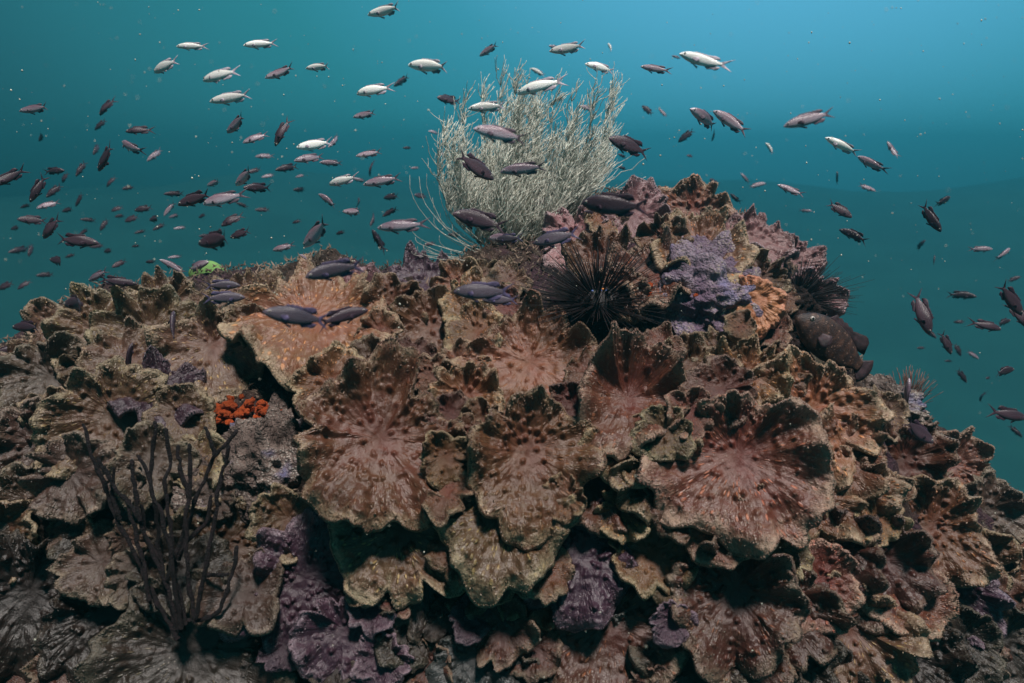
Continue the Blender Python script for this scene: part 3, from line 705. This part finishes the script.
red = simple_mat("orange_red_sponge", (0.60, 0.10, 0.022), 0.6, 0.3, 0.55, 50, 0.9, 0.01)
def cluster(u, v, n, w, h, r0, off, label, seed):
    s = (hit(u, v) or 2.5) - off
    root = empty("sponge_cluster", ray(u, v) * s); tag(root, label, "sponge")
    gg = np.random.default_rng(seed); mes = [lumpy_ball("lobe", red, 1, 1, 1.05, seed + k, .34, 2.2, 20, 14) for k in range(4)]
    for i in range(n):
        o = link("lobe", mes[i % 4], root); q = r0 * gg.uniform(.6, 1.15)
        a, b = gg.uniform(-1, 1), gg.uniform(-1, 1)
        o.location = Vector((a * w, gg.uniform(-.02, .02) + b * .02, b * h * (1 - .5 * abs(a)))); o.scale = (q * gg.uniform(.7, 1.5), q, q * gg.uniform(.6, 1.2)); o.rotation_euler = (gg.uniform(0, 6), 0, gg.uniform(0, 6))
    return root
cluster(250, 412, 85, .11, .045, .0115, .06, "bright orange red lumpy sponge cluster under the scalloped shelf", 3)
cluster(278, 412, 14, .04, .014, .010, .05, "thin orange sponge patch at the right end of the hollow under the shelf", 6)
cluster(648, 292, 9, .012, .025, .009, .12, "small orange sponge streak between the urchin and the violet boulder", 8)
cluster(690, 293, 5, .016, .006, .007, .14, "tiny orange sponge dab on top of the violet boulder", 9)
cluster(674, 592, 8, .018, .012, .008, .06, "small red orange sponge in the dark hollow under the wide red plate", 12)

# dark rope sponge with branching stems
rope = simple_mat("dark_rope_sponge", (0.008, 0.004, 0.005), 0.75, 0.3, 0.7, 90, 1.0, 0.01)
s0 = (hit(170, 640) or 1.7) - .22
root = empty("branching_sponge", ray(172, 640) * s0); tag(root, "dark red black branching rope sponge with upright stems, lower left foreground", "sponge")
b0 = A(root.location)
STEMS = [[(178, 640), (150, 590), (120, 520), (95, 462), (80, 424)], [(180, 632), (165, 580), (140, 520), (118, 490), (102, 458)], [(176, 630), (160, 560), (152, 500), (154, 425)],
         [(182, 628), (172, 560), (158, 500), (138, 455)], [(186, 626), (172, 560), (168, 500), (165, 430)], [(196, 622), (185, 560), (190, 500), (192, 442)], [(180, 560), (195, 500), (215, 455), (238, 432)],
         [(196, 618), (205, 570), (218, 500), (228, 448)], [(180, 622), (205, 618), (222, 612), (232, 570), (238, 545)], [(150, 600), (140, 555), (128, 500)], [(205, 575), (220, 574), (230, 573)], [(168, 580), (180, 540), (188, 515)], [(140, 520), (133, 480), (130, 462)], [(120, 520), (112, 495), (114, 470)], [(190, 500), (180, 470), (178, 448)], [(215, 455), (212, 440), (205, 428)], [(160, 560), (145, 535), (143, 505)], [(172, 560), (186, 540), (206, 520), (210, 500)]]
gg = np.random.default_rng(4)
for st in STEMS:
    dd = gg.uniform(-.05, .05)
    P = np.array([A(ray(u, v) * (s0 + dd * min(1, (640 - v) / 80))) - b0 for u, v in st])
    t = np.linspace(0, 1, len(P)); tt = np.linspace(0, 1, 40)
    C = np.stack([np.interp(tt, t, P[:, k]) for k in range(3)], -1)
    for _ in range(6): C[1:-1] = (C[:-2] + 2 * C[1:-1] + C[2:]) / 4
    C = C + (0.010 * np.linspace(.2, 1, 40))[:, None] * np.stack([vnoise(C * 16 + k * 9 + st[0][0], k) for k in range(3)], -1) + 0.003 * np.stack([vnoise(C * 60 + k * 9, k) for k in range(3)], -1)
    rad = .0054 * (1 + .5 * fbm(C * 80, 6, 3)) * np.linspace(1.1, .85, 40)
    V_, Q_, T_ = tube([(C, rad)], 10)
    link("branch", mesh_np("branch", V_, Q_, T_, mats=[rope]), root)

# hydroid tuft on the right slope
tuft_mat = simple_mat("brown_hydroid", (0.20, 0.11, 0.09), 0.8, 0.2, 0.4, 80, 0)
def tuft(u, v, s, hgt, wid, n, label, seed):
    root_p = A(ray(u, v) * s); gg = np.random.default_rng(seed); ps = []
    for i in range(n):
        a = gg.normal(0, .5); e = A((a * wid, gg.normal(0, .4) * wid, hgt * gg.uniform(.5, 1.05)))
        ps.append((bez(A((a * .01, 0, -.03)), e * A((.2, .2, .3)), e * A((.7, .7, .7)) + gg.normal(0, .006, 3), e + gg.normal(0, .008, 3), 7), np.linspace(.002, .0008, 7)))
    V_, Q_, T_ = tube(ps, 4); o = link("hydroid_tuft", mesh_np("hydroid_tuft", V_, Q_, T_, mats=[tuft_mat]), None, root_p)
    return tag(o, label, "hydroid")
tuft(908, 412, 2.45, .15, .08, 110, "fuzzy brown hydroid tuft on the right slope behind the small pale fish", 4)
tuft(884, 398, 2.5, .08, .05, 60, "smaller fuzzy tuft between the grouper and the taller hydroid", 7)

# ------------------------------------------------------------------ turf: sediment and algae fuzz over the bare rock
n = 34000
x = rng.uniform(-2.4, 2.4, n); y = rng.uniform(1.0, 3.0, n)
keep = fbm(np.stack([x, y, 0 * x], -1) * 5, 77, 2) > -0.25
x, y = x[keep], y[keep]; n = len(x)
z = height(x, y) + 0.0
B = np.stack([x, y, z + rng.uniform(-.01, .022, n)], -1)
d = rng.normal(0, 1, (n, 3)) * A((.7, .7, .4)) + A((0, -.35, .75)); d /= np.linalg.norm(d, axis=1)[:, None]
a = np.cross(d, rng.normal(0, 1, (n, 3))); a /= np.linalg.norm(a, axis=1)[:, None]; b = np.cross(d, a)
ln = rng.uniform(.008, .028, n)[:, None]; w = rng.uniform(.002, .006, n)[:, None]
TV = np.stack([B + a * w, B - .5 * a * w + .87 * b * w, B - .5 * a * w - .87 * b * w, B + d * ln], 1).reshape(-1, 3)
o_ = 4 * np.arange(n)
TT = np.concatenate([np.stack([o_, o_ + 1, o_ + 3], -1), np.stack([o_ + 1, o_ + 2, o_ + 3], -1), np.stack([o_ + 2, o_, o_ + 3], -1)])
turf_mat = simple_mat("turf_fuzz", (0.13, 0.095, 0.073), 0.85, 0.15, 0.7, 9, 0)
tag(link("algae_turf", mesh_np("algae_turf", TV, None, TT, mats=[turf_mat], smooth=False)), "short brown algae and sediment fuzz over the bare rock", "algae", kind="stuff")

# ------------------------------------------------------------------ fish
def fish_mat(name, back, belly, rough, spec, metal=0.0):
    N = NT(name); tco = N.n("ShaderNodeTexCoord"); ob = tco.outputs['Object']; oi = N.n("ShaderNodeObjectInfo")
    sp = N.n("ShaderNodeSeparateXYZ"); N.l(ob, sp.inputs[0])
    zz = N.math('ADD', sp.outputs[2], N.math('MULTIPLY', N.math('SUBTRACT', N.noise(ob, 9, 2), .5), .05))
    col = N.mix(N.smooth(zz, -.04, .09), c4(belly), c4(back))
    mp = N.n("ShaderNodeMapping"); mp.inputs['Scale'].default_value = (40, 1, 52); N.l(ob, mp.inputs[0])
    vo = N.voro(mp.outputs[0], 1.0, rand=.35)
    col = N.mix(N.math('MULTIPLY', N.smooth(vo.outputs['Distance'], .35, .65), .4), col, c4([c * .55 for c in back]))
    # gill line and head are a little different
    col = N.mix(N.math('MULTIPLY', N.smooth(sp.outputs[0], .30, .46), .35), col, c4(belly))
    hv = N.n("ShaderNodeHueSaturation"); N.l(col, hv.inputs['Color'])
    N.l(N.math('ADD', N.math('MULTIPLY', oi.outputs['Random'], .6), .7), hv.inputs['Value'])
    N.l(N.math('ADD', N.math('MULTIPLY', oi.outputs['Random'], .03), .485), hv.inputs['Hue'])
    N.base(hv.outputs[0], rough, spec); N.b.inputs['Metallic'].default_value = metal
    N.bump(vo.outputs['Distance'], .25, .01)
    return N.m
FM = {'D': (fish_mat("dark_fish_skin", (0.040, 0.021, 0.031), (0.085, 0.048, 0.066), .38, .5), simple_mat("dark_fin", (0.038, 0.020, 0.033), .6, .3, .4, 14, 0)),
      'M': (fish_mat("mauve_fish_skin", (0.20, 0.125, 0.16), (0.54, 0.44, 0.51), .3, .8), simple_mat("mauve_fin", (0.12, 0.085, 0.11), .6, .3, .4, 14, 0)),
      'V': (fish_mat("violet_fish_skin", (0.060, 0.045, 0.065), (0.125, 0.095, 0.125), .4, .5), simple_mat("violet_fin", (0.075, 0.06, 0.12), .6, .3, .4, 14, 0)),
      'S': (fish_mat("silver_fish_skin", (0.90, 0.88, 0.82), (0.97, 0.97, 0.95), .24, 1.0), simple_mat("silver_fin", (0.42, 0.36, 0.42), .5, .4, .3, 14, 0))}
eye_w = simple_mat("fish_eye_ring", (0.35, 0.31, 0.28), .3, .5, .1, 30, 0); eye_b = simple_mat("fish_pupil", (0.006, 0.006, 0.008), .15, .6, .1, 30, 0)

def bendf(x, bend):    # x in -0.5..0.5, head fixed, tail swings
    return bend * np.clip(.25 - x, 0, None) ** 2
SX = A([.5, .488, .46, .42, .36, .28, .18, .06, -.06, -.16, -.24, -.30, -.335]); SH = A([.004, .022, .045, .070, .100, .126, .143, .146, .130, .100, .066, .045, .040])
SO = A([-.012, -.010, -.006, 0, .003, .005, .006, .006, .005, .004, .004, .004, .004]); SW = A([.004, .016, .030, .044, .056, .063, .066, .062, .050, .036, .024, .015, .010])
def body_verts(bend, deep):
    n = 20; t = np.linspace(0, 2 * math.pi, n, endpoint=False)
    xs = np.concatenate([np.interp(np.linspace(0, 12, 34), np.arange(13), SX)]); k = np.linspace(0, 12, 34)
    h = np.interp(k, np.arange(13), SH) * deep; w = np.interp(k, np.arange(13), SW); o = np.interp(k, np.arange(13), SO)
    h[1:-1] = (h[:-2] + 2 * h[1:-1] + h[2:]) / 4; w[1:-1] = (w[:-2] + 2 * w[1:-1] + w[2:]) / 4
    ct = np.sign(np.cos(t)) * np.abs(np.cos(t)) ** .9
    Vv = np.stack([np.repeat(xs[:, None], n, 1), w[:, None] * ct[None] + bendf(xs, bend)[:, None], h[:, None] * np.sin(t)[None] + o[:, None]], -1)
    m = len(xs); I = np.arange(m * n).reshape(m, n); J = np.roll(I, -1, axis=1)
    q = np.stack([I[:-1], J[:-1], J[1:], I[1:]], -1).reshape(-1, 4)
    cap = np.array([[I[0, 0], I[0, (j + 1) % n], I[0, j]] for j in range(n)][1:-1] + [[I[-1, 0], I[-1, j], I[-1, (j + 1) % n]] for j in range(n)][1:-1])
    return Vv.reshape(-1, 3), q, cap
def hz(x, deep): return np.interp(-x, -SX, SH * deep)
def fin_sheet(lo, hi, bend, th=.006):
    """lo, hi: matching rows of (x,z); a thin ribbed sheet with thickness, following the body's bend"""
    lo = A(lo); hi = A(hi); n = len(lo); rows = 4
    P = np.stack([lo + (hi - lo) * f for f in np.linspace(0, 1, rows)], 1)
    y = bendf(P[..., 0], bend); tt = th * (1 - .75 * np.linspace(0, 1, rows))[None]
    a = np.stack([P[..., 0], y + tt / 2, P[..., 1]], -1); b = np.stack([P[..., 0], y - tt / 2, P[..., 1]], -1)
    Vv = np.concatenate([a.reshape(-1, 3), b.reshape(-1, 3)]); I = np.arange(n * rows).reshape(n, rows); J = I + n * rows
    q = [np.stack([I[:-1, :-1], I[:-1, 1:], I[1:, 1:], I[1:, :-1]], -1).reshape(-1, 4), np.stack([J[:-1, :-1], J[1:, :-1], J[1:, 1:], J[:-1, 1:]], -1).reshape(-1, 4)]
    ed = list(I[:, 0]) + list(I[-1, 1:]) + list(I[-2::-1, -1]) + list(I[0, -2:0:-1]); ed = np.array(ed); en = np.roll(ed, -1)
    q.append(np.stack([ed, en, en + n * rows, ed + n * rows], -1))
    return Vv, np.concatenate(q)
def tail(bend, spread):
    f = np.linspace(-1, 1, 15); lo = np.stack([np.full(15, -.315), f * .036 + .004], -1)
    rx = -.315 - (.055 + .155 * np.abs(f) ** 1.5); hi = np.stack([rx, f * spread * (.55 + .45 * np.abs(f)) + .004], -1)
    return fin_sheet(lo, hi, bend)
def dorsal(bend, deep, hgt):
    x = np.linspace(.26, -.20, 17); t = np.linspace(0, 1, 17)
    ht = hgt * np.where(t < .12, t / .12, 1) * (1 - .25 * np.sin(t * 3)) + hgt * .55 * np.exp(-((t - .84) / .13) ** 2)
    ht = ht * (1 - .22 * (np.arange(17) % 2) * (t < .65)); ht[-1] = .01
    back = .03 + .075 * t
    zb = hz(x, deep) * .93 + .004
    return fin_sheet(np.stack([x, zb], -1), np.stack([x - back, zb + ht], -1), bend)
def anal(bend, deep):
    x = np.linspace(-.02, -.22, 11); t = np.linspace(0, 1, 11); ht = .055 * np.minimum(1, t / .2) * (1 - .3 * t) + .025 * np.exp(-((t - .75) / .14) ** 2); ht[-1] = .008
    zb = -hz(x, deep) * .92 + .004
    return fin_sheet(np.stack([x, zb], -1), np.stack([x - .03 - .07 * t, zb - ht], -1), bend)
def pelvic(deep):
    x = np.linspace(.22, .16, 5); zb = -hz(x, deep) * .9
    return fin_sheet(np.stack([x, zb], -1), np.stack([x - np.linspace(.15, .10, 5), zb - np.linspace(.075, .03, 5)], -1), 0, .008)
def pectoral(sgn):
    n = 7; f = np.linspace(-1, 1, n)
    lo = np.stack([np.full(n, .24), f * .016 - .02], -1); hi = np.stack([.24 - .12 * (1 - .25 * f * f), f * .05 - .035], -1)
    Vv, q = fin_sheet(lo, hi, 0, .005); d = (.24 - Vv[:, 0]); Vv = Vv.copy(); Vv[:, 1] += sgn * (.058 + d * .55)
    return Vv, q
PROTO = {}
def fish_parts(kind, bend, deep, hgt, spread):
    key = (kind, bend, deep, hgt, spread)
    if key in PROTO: return PROTO[key]
    bm_, fm_ = FM[kind]; L = []
    v, q, c = body_verts(bend, deep); L.append(("body", mesh_np("body", v, q, c, mats=[bm_])))
    for nm, (v, q) in (("tail_fin", tail(bend, spread)), ("dorsal_fin", dorsal(bend, deep, hgt)), ("anal_fin", anal(bend, deep)), ("pelvic_fin", pelvic(deep)), ("pectoral_fin", pectoral(1)), ("pectoral_fin", pectoral(-1))):
        L.append((nm, mesh_np(nm, v, q, mats=[fm_])))
    for sg in (1, -1):
        th = np.linspace(0, 2 * math.pi, 14, endpoint=False); rings = [(.025, 0), (.022, .005), (.013, .008), (.0118, .0082), (.006, .0108), (.0001, .0112)]
        Vv = np.array([[.405 + r * math.cos(t), sg * (.0425 + z), .022 + r * math.sin(t)] for r, z in rings for t in th]); I = np.arange(len(Vv)).reshape(len(rings), 14); J = np.roll(I, -1, axis=1)
        q = np.stack([I[:-1], J[:-1], J[1:], I[1:]], -1).reshape(-1, 4)
        if sg > 0: q = q[:, ::-1]
        L.append(("eye", mesh_np("eye", Vv, q, mats=[eye_w, eye_b], mat_idx=[0] * 28 + [1] * 42)))
    PROTO[key] = L; return L
SMALL = {}
def fish_small(kind, bend, deep, hgt, spread):
    key = (kind, bend, deep, hgt, spread)
    if key in SMALL: return SMALL[key]
    bm_, fm_ = FM[kind]; v, q, c = body_verts(bend, deep); VV = [v]; QQ = [q]; o = len(v); mi = [0] * len(q)
    for v2, q2 in (tail(bend, spread), dorsal(bend, deep, hgt), anal(bend, deep), pelvic(deep)):
        VV.append(v2); QQ.append(q2 + o); o += len(v2); mi += [1] * len(q2)
    me = mesh_np("damselfish", np.concatenate(VV), np.concatenate(QQ), c, mats=[bm_, fm_], mat_idx=mi + [0] * len(c)); SMALL[key] = me; return me

# u, v, length in pixels, heading in the picture (degrees, 0 = right, 90 = up), kind
FISH = """36 109 34 187 M;42 137 13 210 D;105 107 22 215 D;100 125 16 215 D;138 130 27 185 D;129 147 30 145 M;155 155 19 228 M;105 158 33 218 D;97 149 14 255 D;81 169 18 240 D;9 178 31 220 D;55 171 22 0 D
191 46 29 183 S;164 66 32 186 S;219 75 42 184 S;231 98 44 189 S;237 124 31 200 M;255 138 27 200 M;260 44 33 186 S;386 11 40 180 S;281 73 35 193 M;319 67 29 180 S;430 66 47 170 S;372 90 35 181 S;402 81 20 195 M
489 50 21 198 M;365 115 25 187 M;448 100 20 185 D;487 107 38 187 S;500 134 54 170 M;281 132 30 240 D;315 145 39 185 S;335 141 19 235 M;264 156 18 185 M;309 158 29 195 M;287 168 21 200 D;331 163 22 180 M;369 154 27 188 M
370 168 15 260 D;434 132 11 180 M;407 148 9 180 D;442 154 10 170 M;475 167 42 332 D;254 171 13 200 D;568 49 37 178 S;556 48 15 170 M;611 48 14 112 S;600 67 31 168 S;538 72 17 150 S;538 86 42 186 S;655 69 30 173 M;676 57 9 150 M
702 61 50 170 S;587 108 18 175 M;647 110 14 130 D;663 113 13 130 M;629 146 44 163 D;622 156 10 150 D;622 168 10 160 D;706 119 40 160 M;731 122 42 140 M;686 136 17 215 D;714 135 10 260 D;690 156 8 180 D;523 169 46 184 M
809 119 48 193 M;770 148 14 125 S;842 146 36 147 S;871 164 27 130 M;892 150 20 118 M;38 189 31 240 D;54 191 19 225 D;79 200 16 230 D;47 205 21 200 M;68 210 15 190 D;32 220 23 180 D;50 228 31 215 D;77 241 40 -4 D;59 261 26 170 D
31 250 14 265 D;88 220 11 180 D;104 225 14 240 D;116 209 12 200 D;143 209 18 190 D;131 219 16 195 D;155 219 18 180 D;159 227 13 215 D;169 209 17 240 M;175 216 15 190 M;97 246 13 190 D;108 251 12 185 D;214 183 18 192 M;174 194 17 185 D
195 199 38 197 D;222 199 44 190 M;245 177 30 202 M;258 188 22 190 D;231 220 24 208 D;242 205 11 160 D;218 240 50 185 D;240 234 24 195 D;175 257 12 190 M;173 266 24 150 M;197 266 30 14 M;119 264 13 215 D;97 276 26 200 M;118 282 29 -5 D
79 303 48 182 D;28 327 40 180 D;23 285 15 215 D;5 286 18 200 D;223 285 31 0 V;224 298 38 4 V;172 327 34 100 D;341 181 29 186 S;359 180 13 170 M;382 181 40 188 M;328 200 25 147 M;359 203 13 100 D;354 212 27 172 M;391 197 17 180 D;390 212 18 210 D
374 219 17 250 D;401 226 50 182 M;378 241 21 110 D;317 233 43 213 M;282 248 22 190 M;304 257 11 150 M;478 220 50 168 D;503 238 30 175 M;334 270 54 197 V;297 317 60 170 V;342 316 50 16 D;482 292 58 178 V;500 300 36 178 V;541 202 28 187 M
555 190 13 100 D;612 206 60 168 D;556 238 46 190 V;508 239 26 180 V;558 300 26 -12 D;713 182 10 160 D;745 178 13 130 M;734 198 12 110 D;757 185 17 15 M;790 190 27 155 M;761 184 10 180 M;806 211 12 0 M;837 178 13 95 D;867 188 19 -20 M
840 210 27 -35 D;854 235 27 150 D;944 201 21 30 D;930 218 34 -58 D;920 245 10 60 D;934 261 12 80 D;982 249 21 0 M;1004 254 23 35 M;1014 279 14 20 D;962 295 20 -12 D;922 313 46 -72 D;930 333 14 -50 D;946 343 26 -60 D;1010 299 42 -50 D;1021 316 32 -50 D
988 326 32 -12 D;1003 322 22 10 D;959 322 7 180 D;958 350 14 -60 D;973 355 16 -30 M;921 348 8 180 D;948 361 8 180 D;962 376 18 -50 D;1004 371 26 8 D;981 396 13 -60 D;1010 415 44 -10 D;1016 432 16 -40 D;917 431 42 -35 D;988 378 8 180 D
906 396 36 85 M;120 216 10 190 D;64 178 11 230 D;26 206 12 200 D;140 232 10 200 D;180 228 12 190 M;202 216 10 195 D;268 176 13 195 M;300 190 11 190 D;262 210 12 185 D;205 236 9 190 D;70 256 10 200 D;45 275 12 190 D;150 262 10 180 D;136 246 9 190 D;84 232 12 215 D;20 250 14 210 D;110 182 13 225 D;128 188 10 200 D;420 196 10 180 D;415 168 9 185 M;300 176 10 190 M;340 233 10 185 D;296 222 9 190 D;455 235 14 180 D;430 244 12 185 D;530 222 14 180 V;590 212 12 175 D;16 228 12 190 D;129 356 28 75 D;8 350 28 200 D"""
fr = random.Random(11)
fish_list = []
for row in FISH.replace("\n", ";").split(";"):
    u, v, px, ang, kd = row.split(); fish_list.append([float(u), float(v), float(px), float(ang), kd])
# label material: where each fish is, in words
def zone(u, v):
    if u > 880 and v > 230: return "in open water right of reef" if v < 340 else "beside the right reef slope"
    if u > 760: return "above the right reef slope"
    if u > 640: return "above the reef summit"
    if 430 < u <= 640: return "above the feathery bush" if v < 95 else ("in front of the bush" if v < 200 else "over the crest by the bush")
    if u <= 430 and v > 262: return "low over the left shoulder" if u < 210 else "over coral left of the bush"
    if u < 70: return "near the left photo edge" if v < 200 else "left of the reef shoulder"
    if u < 200: return "in the upper left water" if v < 180 else "in the school above left shoulder"
    if v < 100: return "in the bright upper row"
    if u < 300: return "in the dim middle school" if v > 170 else "just below the bright row"
    return "in mid water beside the bush" if v < 175 else "above the crest beside the bush"
KW = {'D': 'dark', 'M': 'mauve', 'S': 'silver', 'V': 'violet'}
def headw(a):
    a = a % 360
    return ["facing right", "facing up right", "facing up", "facing up left", "facing left", "facing down left", "facing down", "facing down right"][int(((a + 22.5) % 360) // 45)]
def sizew(px): return "large" if px >= 38 else ("medium" if px >= 22 else ("small" if px >= 12.5 else "tiny"))
ORD = ["leftmost", "second from left", "third from left", "fourth from left", "fifth from left", "sixth from left", "seventh from left", "eighth from left", "ninth from left", "tenth from left", "eleventh from left", "twelfth from left", "thirteenth from left", "fourteenth from left"]
from collections import defaultdict
bucket = defaultdict(list)
for i, f in enumerate(fish_list): bucket[(sizew(f[2]), KW[f[4]], headw(f[3]), zone(f[0], f[1]))].append(i)
labels = {}
for key, ids in bucket.items():
    ids.sort(key=lambda i: fish_list[i][0])
    for r_, i in enumerate(ids):
        t_ = f"{key[0]} {key[1]} fish {key[2]} {key[3]}"
        if len(ids) > 1: t_ += f", {ORD[r_]}"
        labels[i] = t_
GROUP_FISH = "damselfish schooling over the reef"
for i, (u, v, px, ang, kd) in enumerate(fish_list):
    d = min(max(72.0 / px * fr.uniform(.9, 1.12), 1.15), 5.2)
    hs = hit(u, v)
    if hs is None and v > 150:
        hs = min([h for h in (hit(u, v + 14), hit(u, v + 26)) if h] + [9])
        if hs < 3.2: d = min(d, hs + 1.5)
    if hs is not None and hs < 8: d = min(d, hs - fr.uniform(.16, .3) if hit(u, v + 8) else d)
    d = max(d, 1.0)
    psi = math.radians(fr.uniform(-38, 30)); a = math.radians(ang)
    if px < 24 and kd == 'D': psi = math.radians(fr.uniform(-45, 50))
    L = px * d / FPX / math.cos(psi)
    hd = (RIGHT * math.cos(a) + UP * math.sin(a)) * math.cos(psi) - FWD * math.sin(psi)
    upv = Vector((fr.uniform(-.12, .12), fr.uniform(-.2, .25), 1)); upv = upv - hd * upv.dot(hd)
    if upv.length < .35: upv = Vector((0, -.6, .5)) - hd * Vector((0, -.6, .5)).dot(hd)
    upv.normalize(); lat = upv.cross(hd)
    M = Matrix((hd * L, lat * L, upv * L)).transposed().to_4x4()
    # the given point is the middle of the fish
    M.translation = ray(u, v) * d
    bend = fr.choice([-.5, -.2, 0, .25, .5]); deep = {'S': fr.choice([.72, .80]), 'M': fr.choice([.72, .82]), 'V': .92, 'D': fr.choice([.80, .92, 1.04])}[kd]
    hgt = .035 if kd in 'SM' else .06; spread = .12 if kd in 'SM' else .16
    if px >= 18:
        root = empty("damselfish"); root.matrix_world = M
        for nm, me in fish_parts(kd, bend, deep, hgt, spread): link(nm, me, root)
    else:
        root = link("damselfish", fish_small(kd, bend, deep, hgt, spread)); root.matrix_world = M
    tag(root, labels[i], "fish", GROUP_FISH)

# the grouper on the right shoulder: head to the left, body running down and to the right
def grouper():
    N = NT("grouper_skin"); tco = N.n("ShaderNodeTexCoord"); ob = tco.outputs['Object']
    n1 = N.noise(ob, 13, 5, 0.65); wv = N.n("ShaderNodeTexWave"); wv.inputs['Scale'].default_value = 3.2; wv.inputs['Distortion'].default_value = 3; N.l(ob, wv.inputs['Vector'])
    col = N.mix(N.smooth(n1, .4, .65), (0.028, 0.013, 0.010, 1), (0.080, 0.038, 0.026, 1)); col = N.mix(N.math('MULTIPLY', wv.outputs[1], .7), col, (0.016, 0.009, 0.010, 1)); sp_ = N.voro(ob, 26); col = N.mix(N.smooth(sp_.outputs['Distance'], .30, .12), col, (0.14, 0.085, 0.065, 1))
    N.base(col, .5, .35); N.bump(N.noise(ob, 90, 3), .3, .01)
    fin = simple_mat("grouper_fin", (0.035, 0.02, 0.024), .6, .3, .5, 12, .3)
    d = 1.98; c = ray(833, 346) * d
    a = math.radians(142); psi = math.radians(8); hd = (RIGHT * math.cos(a) + UP * math.sin(a)) * math.cos(psi) - FWD * math.sin(psi)
    upv = UP + RIGHT * .7; upv = (upv - hd * upv.dot(hd)).normalized(); lat = upv.cross(hd); L = 100 * d / FPX
    root = empty("grouper"); M = Matrix((hd * L, lat * L, upv * L)).transposed().to_4x4(); M.translation = c; root.matrix_world = M
    tag(root, "big mottled brown grouper resting head up against the right shoulder of the reef", "fish")
    v, q, cp = body_verts(.1, 1.38); v = v * A((1, 1.5, 1)); link("body", mesh_np("body", v, q, cp, mats=[N.m]), root)
    f = np.linspace(-1, 1, 15); lo = np.stack([np.full(15, -.31), f * .055], -1); hi = np.stack([-.31 - .15 * np.sqrt(1 - .55 * f * f), f * .14], -1)
    v, q = fin_sheet(lo, hi, .1, .012); link("tail_fin", mesh_np("tail_fin", v, q, mats=[fin]), root)
    for nm, (v, q) in (("dorsal_fin", dorsal(.1, 1.38, .10)), ("anal_fin", anal(.1, 1.38)), ("pelvic_fin", pelvic(1.5)), ("pectoral_fin", pectoral(1)), ("pectoral_fin", pectoral(-1))):
        if nm == "pectoral_fin": v = v * A((1, 1.35, 1.6))
        link(nm, mesh_np(nm, v, q, mats=[fin]), root)
    for nm, me in fish_parts('D', 0, 1.0, .065, .14):
        if nm == "eye": o = link("eye", me, root); o.scale = (1, 1.75, 1); o.location = (-.02, 0, .03)
grouper()

# ------------------------------------------------------------------ drifting specks in the water
n = 900; VV, FF = [], []
octv = A([(1, 0, 0), (-1, 0, 0), (0, 1, 0), (0, -1, 0), (0, 0, 1), (0, 0, -1)]); octf = np.array([(0, 2, 4), (2, 1, 4), (1, 3, 4), (3, 0, 4), (2, 0, 5), (1, 2, 5), (3, 1, 5), (0, 3, 5)])
for i in range(n):
    u = rng.uniform(0, 1024); v = rng.uniform(0, 683) if rng.random() < .25 else rng.uniform(0, 300); s = rng.uniform(.7, 2.4); h = hit(u, v)
    if h and s > h - .05: continue
    FF.append(octf + 6 * len(VV)); VV.append(A(ray(u, v) * s) + octv * (.0006 + .0018 * rng.random() ** 2) * (s * .6) * A((rng.uniform(.6, 1.6), 1, rng.uniform(.6, 1.6))))
spk = simple_mat("plankton_speck", (0.55, 0.55, 0.45), .6, .3, .3, 5, 0)
tag(link("drifting_plankton", mesh_np("drifting_plankton", np.concatenate(VV), None, np.concatenate(FF), mats=[spk])), "tiny pale plankton specks drifting through the water", "plankton", kind="stuff")

# ------------------------------------------------------------------ the water's haze
def haze_box(lo, hi):
    v = [(x, y, z) for x in (lo[0], hi[0]) for y in (lo[1], hi[1]) for z in (lo[2], hi[2])]
    q = [(0, 1, 3, 2), (4, 6, 7, 5), (0, 4, 5, 1), (2, 3, 7, 6), (0, 2, 6, 4), (1, 5, 7, 3)]
    me = mesh_np("haze", v, q, smooth=False); m = bpy.data.materials.new("water_haze"); m.use_nodes = True; t = m.node_tree; t.nodes.clear()
    o = t.nodes.new("ShaderNodeOutputMaterial"); p = t.nodes.new("ShaderNodeVolumePrincipled")
    p.inputs['Color'].default_value = (0.12, 0.66, 0.72, 1); p.inputs['Density'].default_value = 0.030; p.inputs['Anisotropy'].default_value = 0.74
    t.links.new(p.outputs[0], o.inputs['Volume']); me.materials.append(m)
    h = link("haze", me); tag(h, "blue green haze of the sea water", "haze", kind="stuff")
haze_box((-64, -64, -8.8), (64, 64, 2.0))
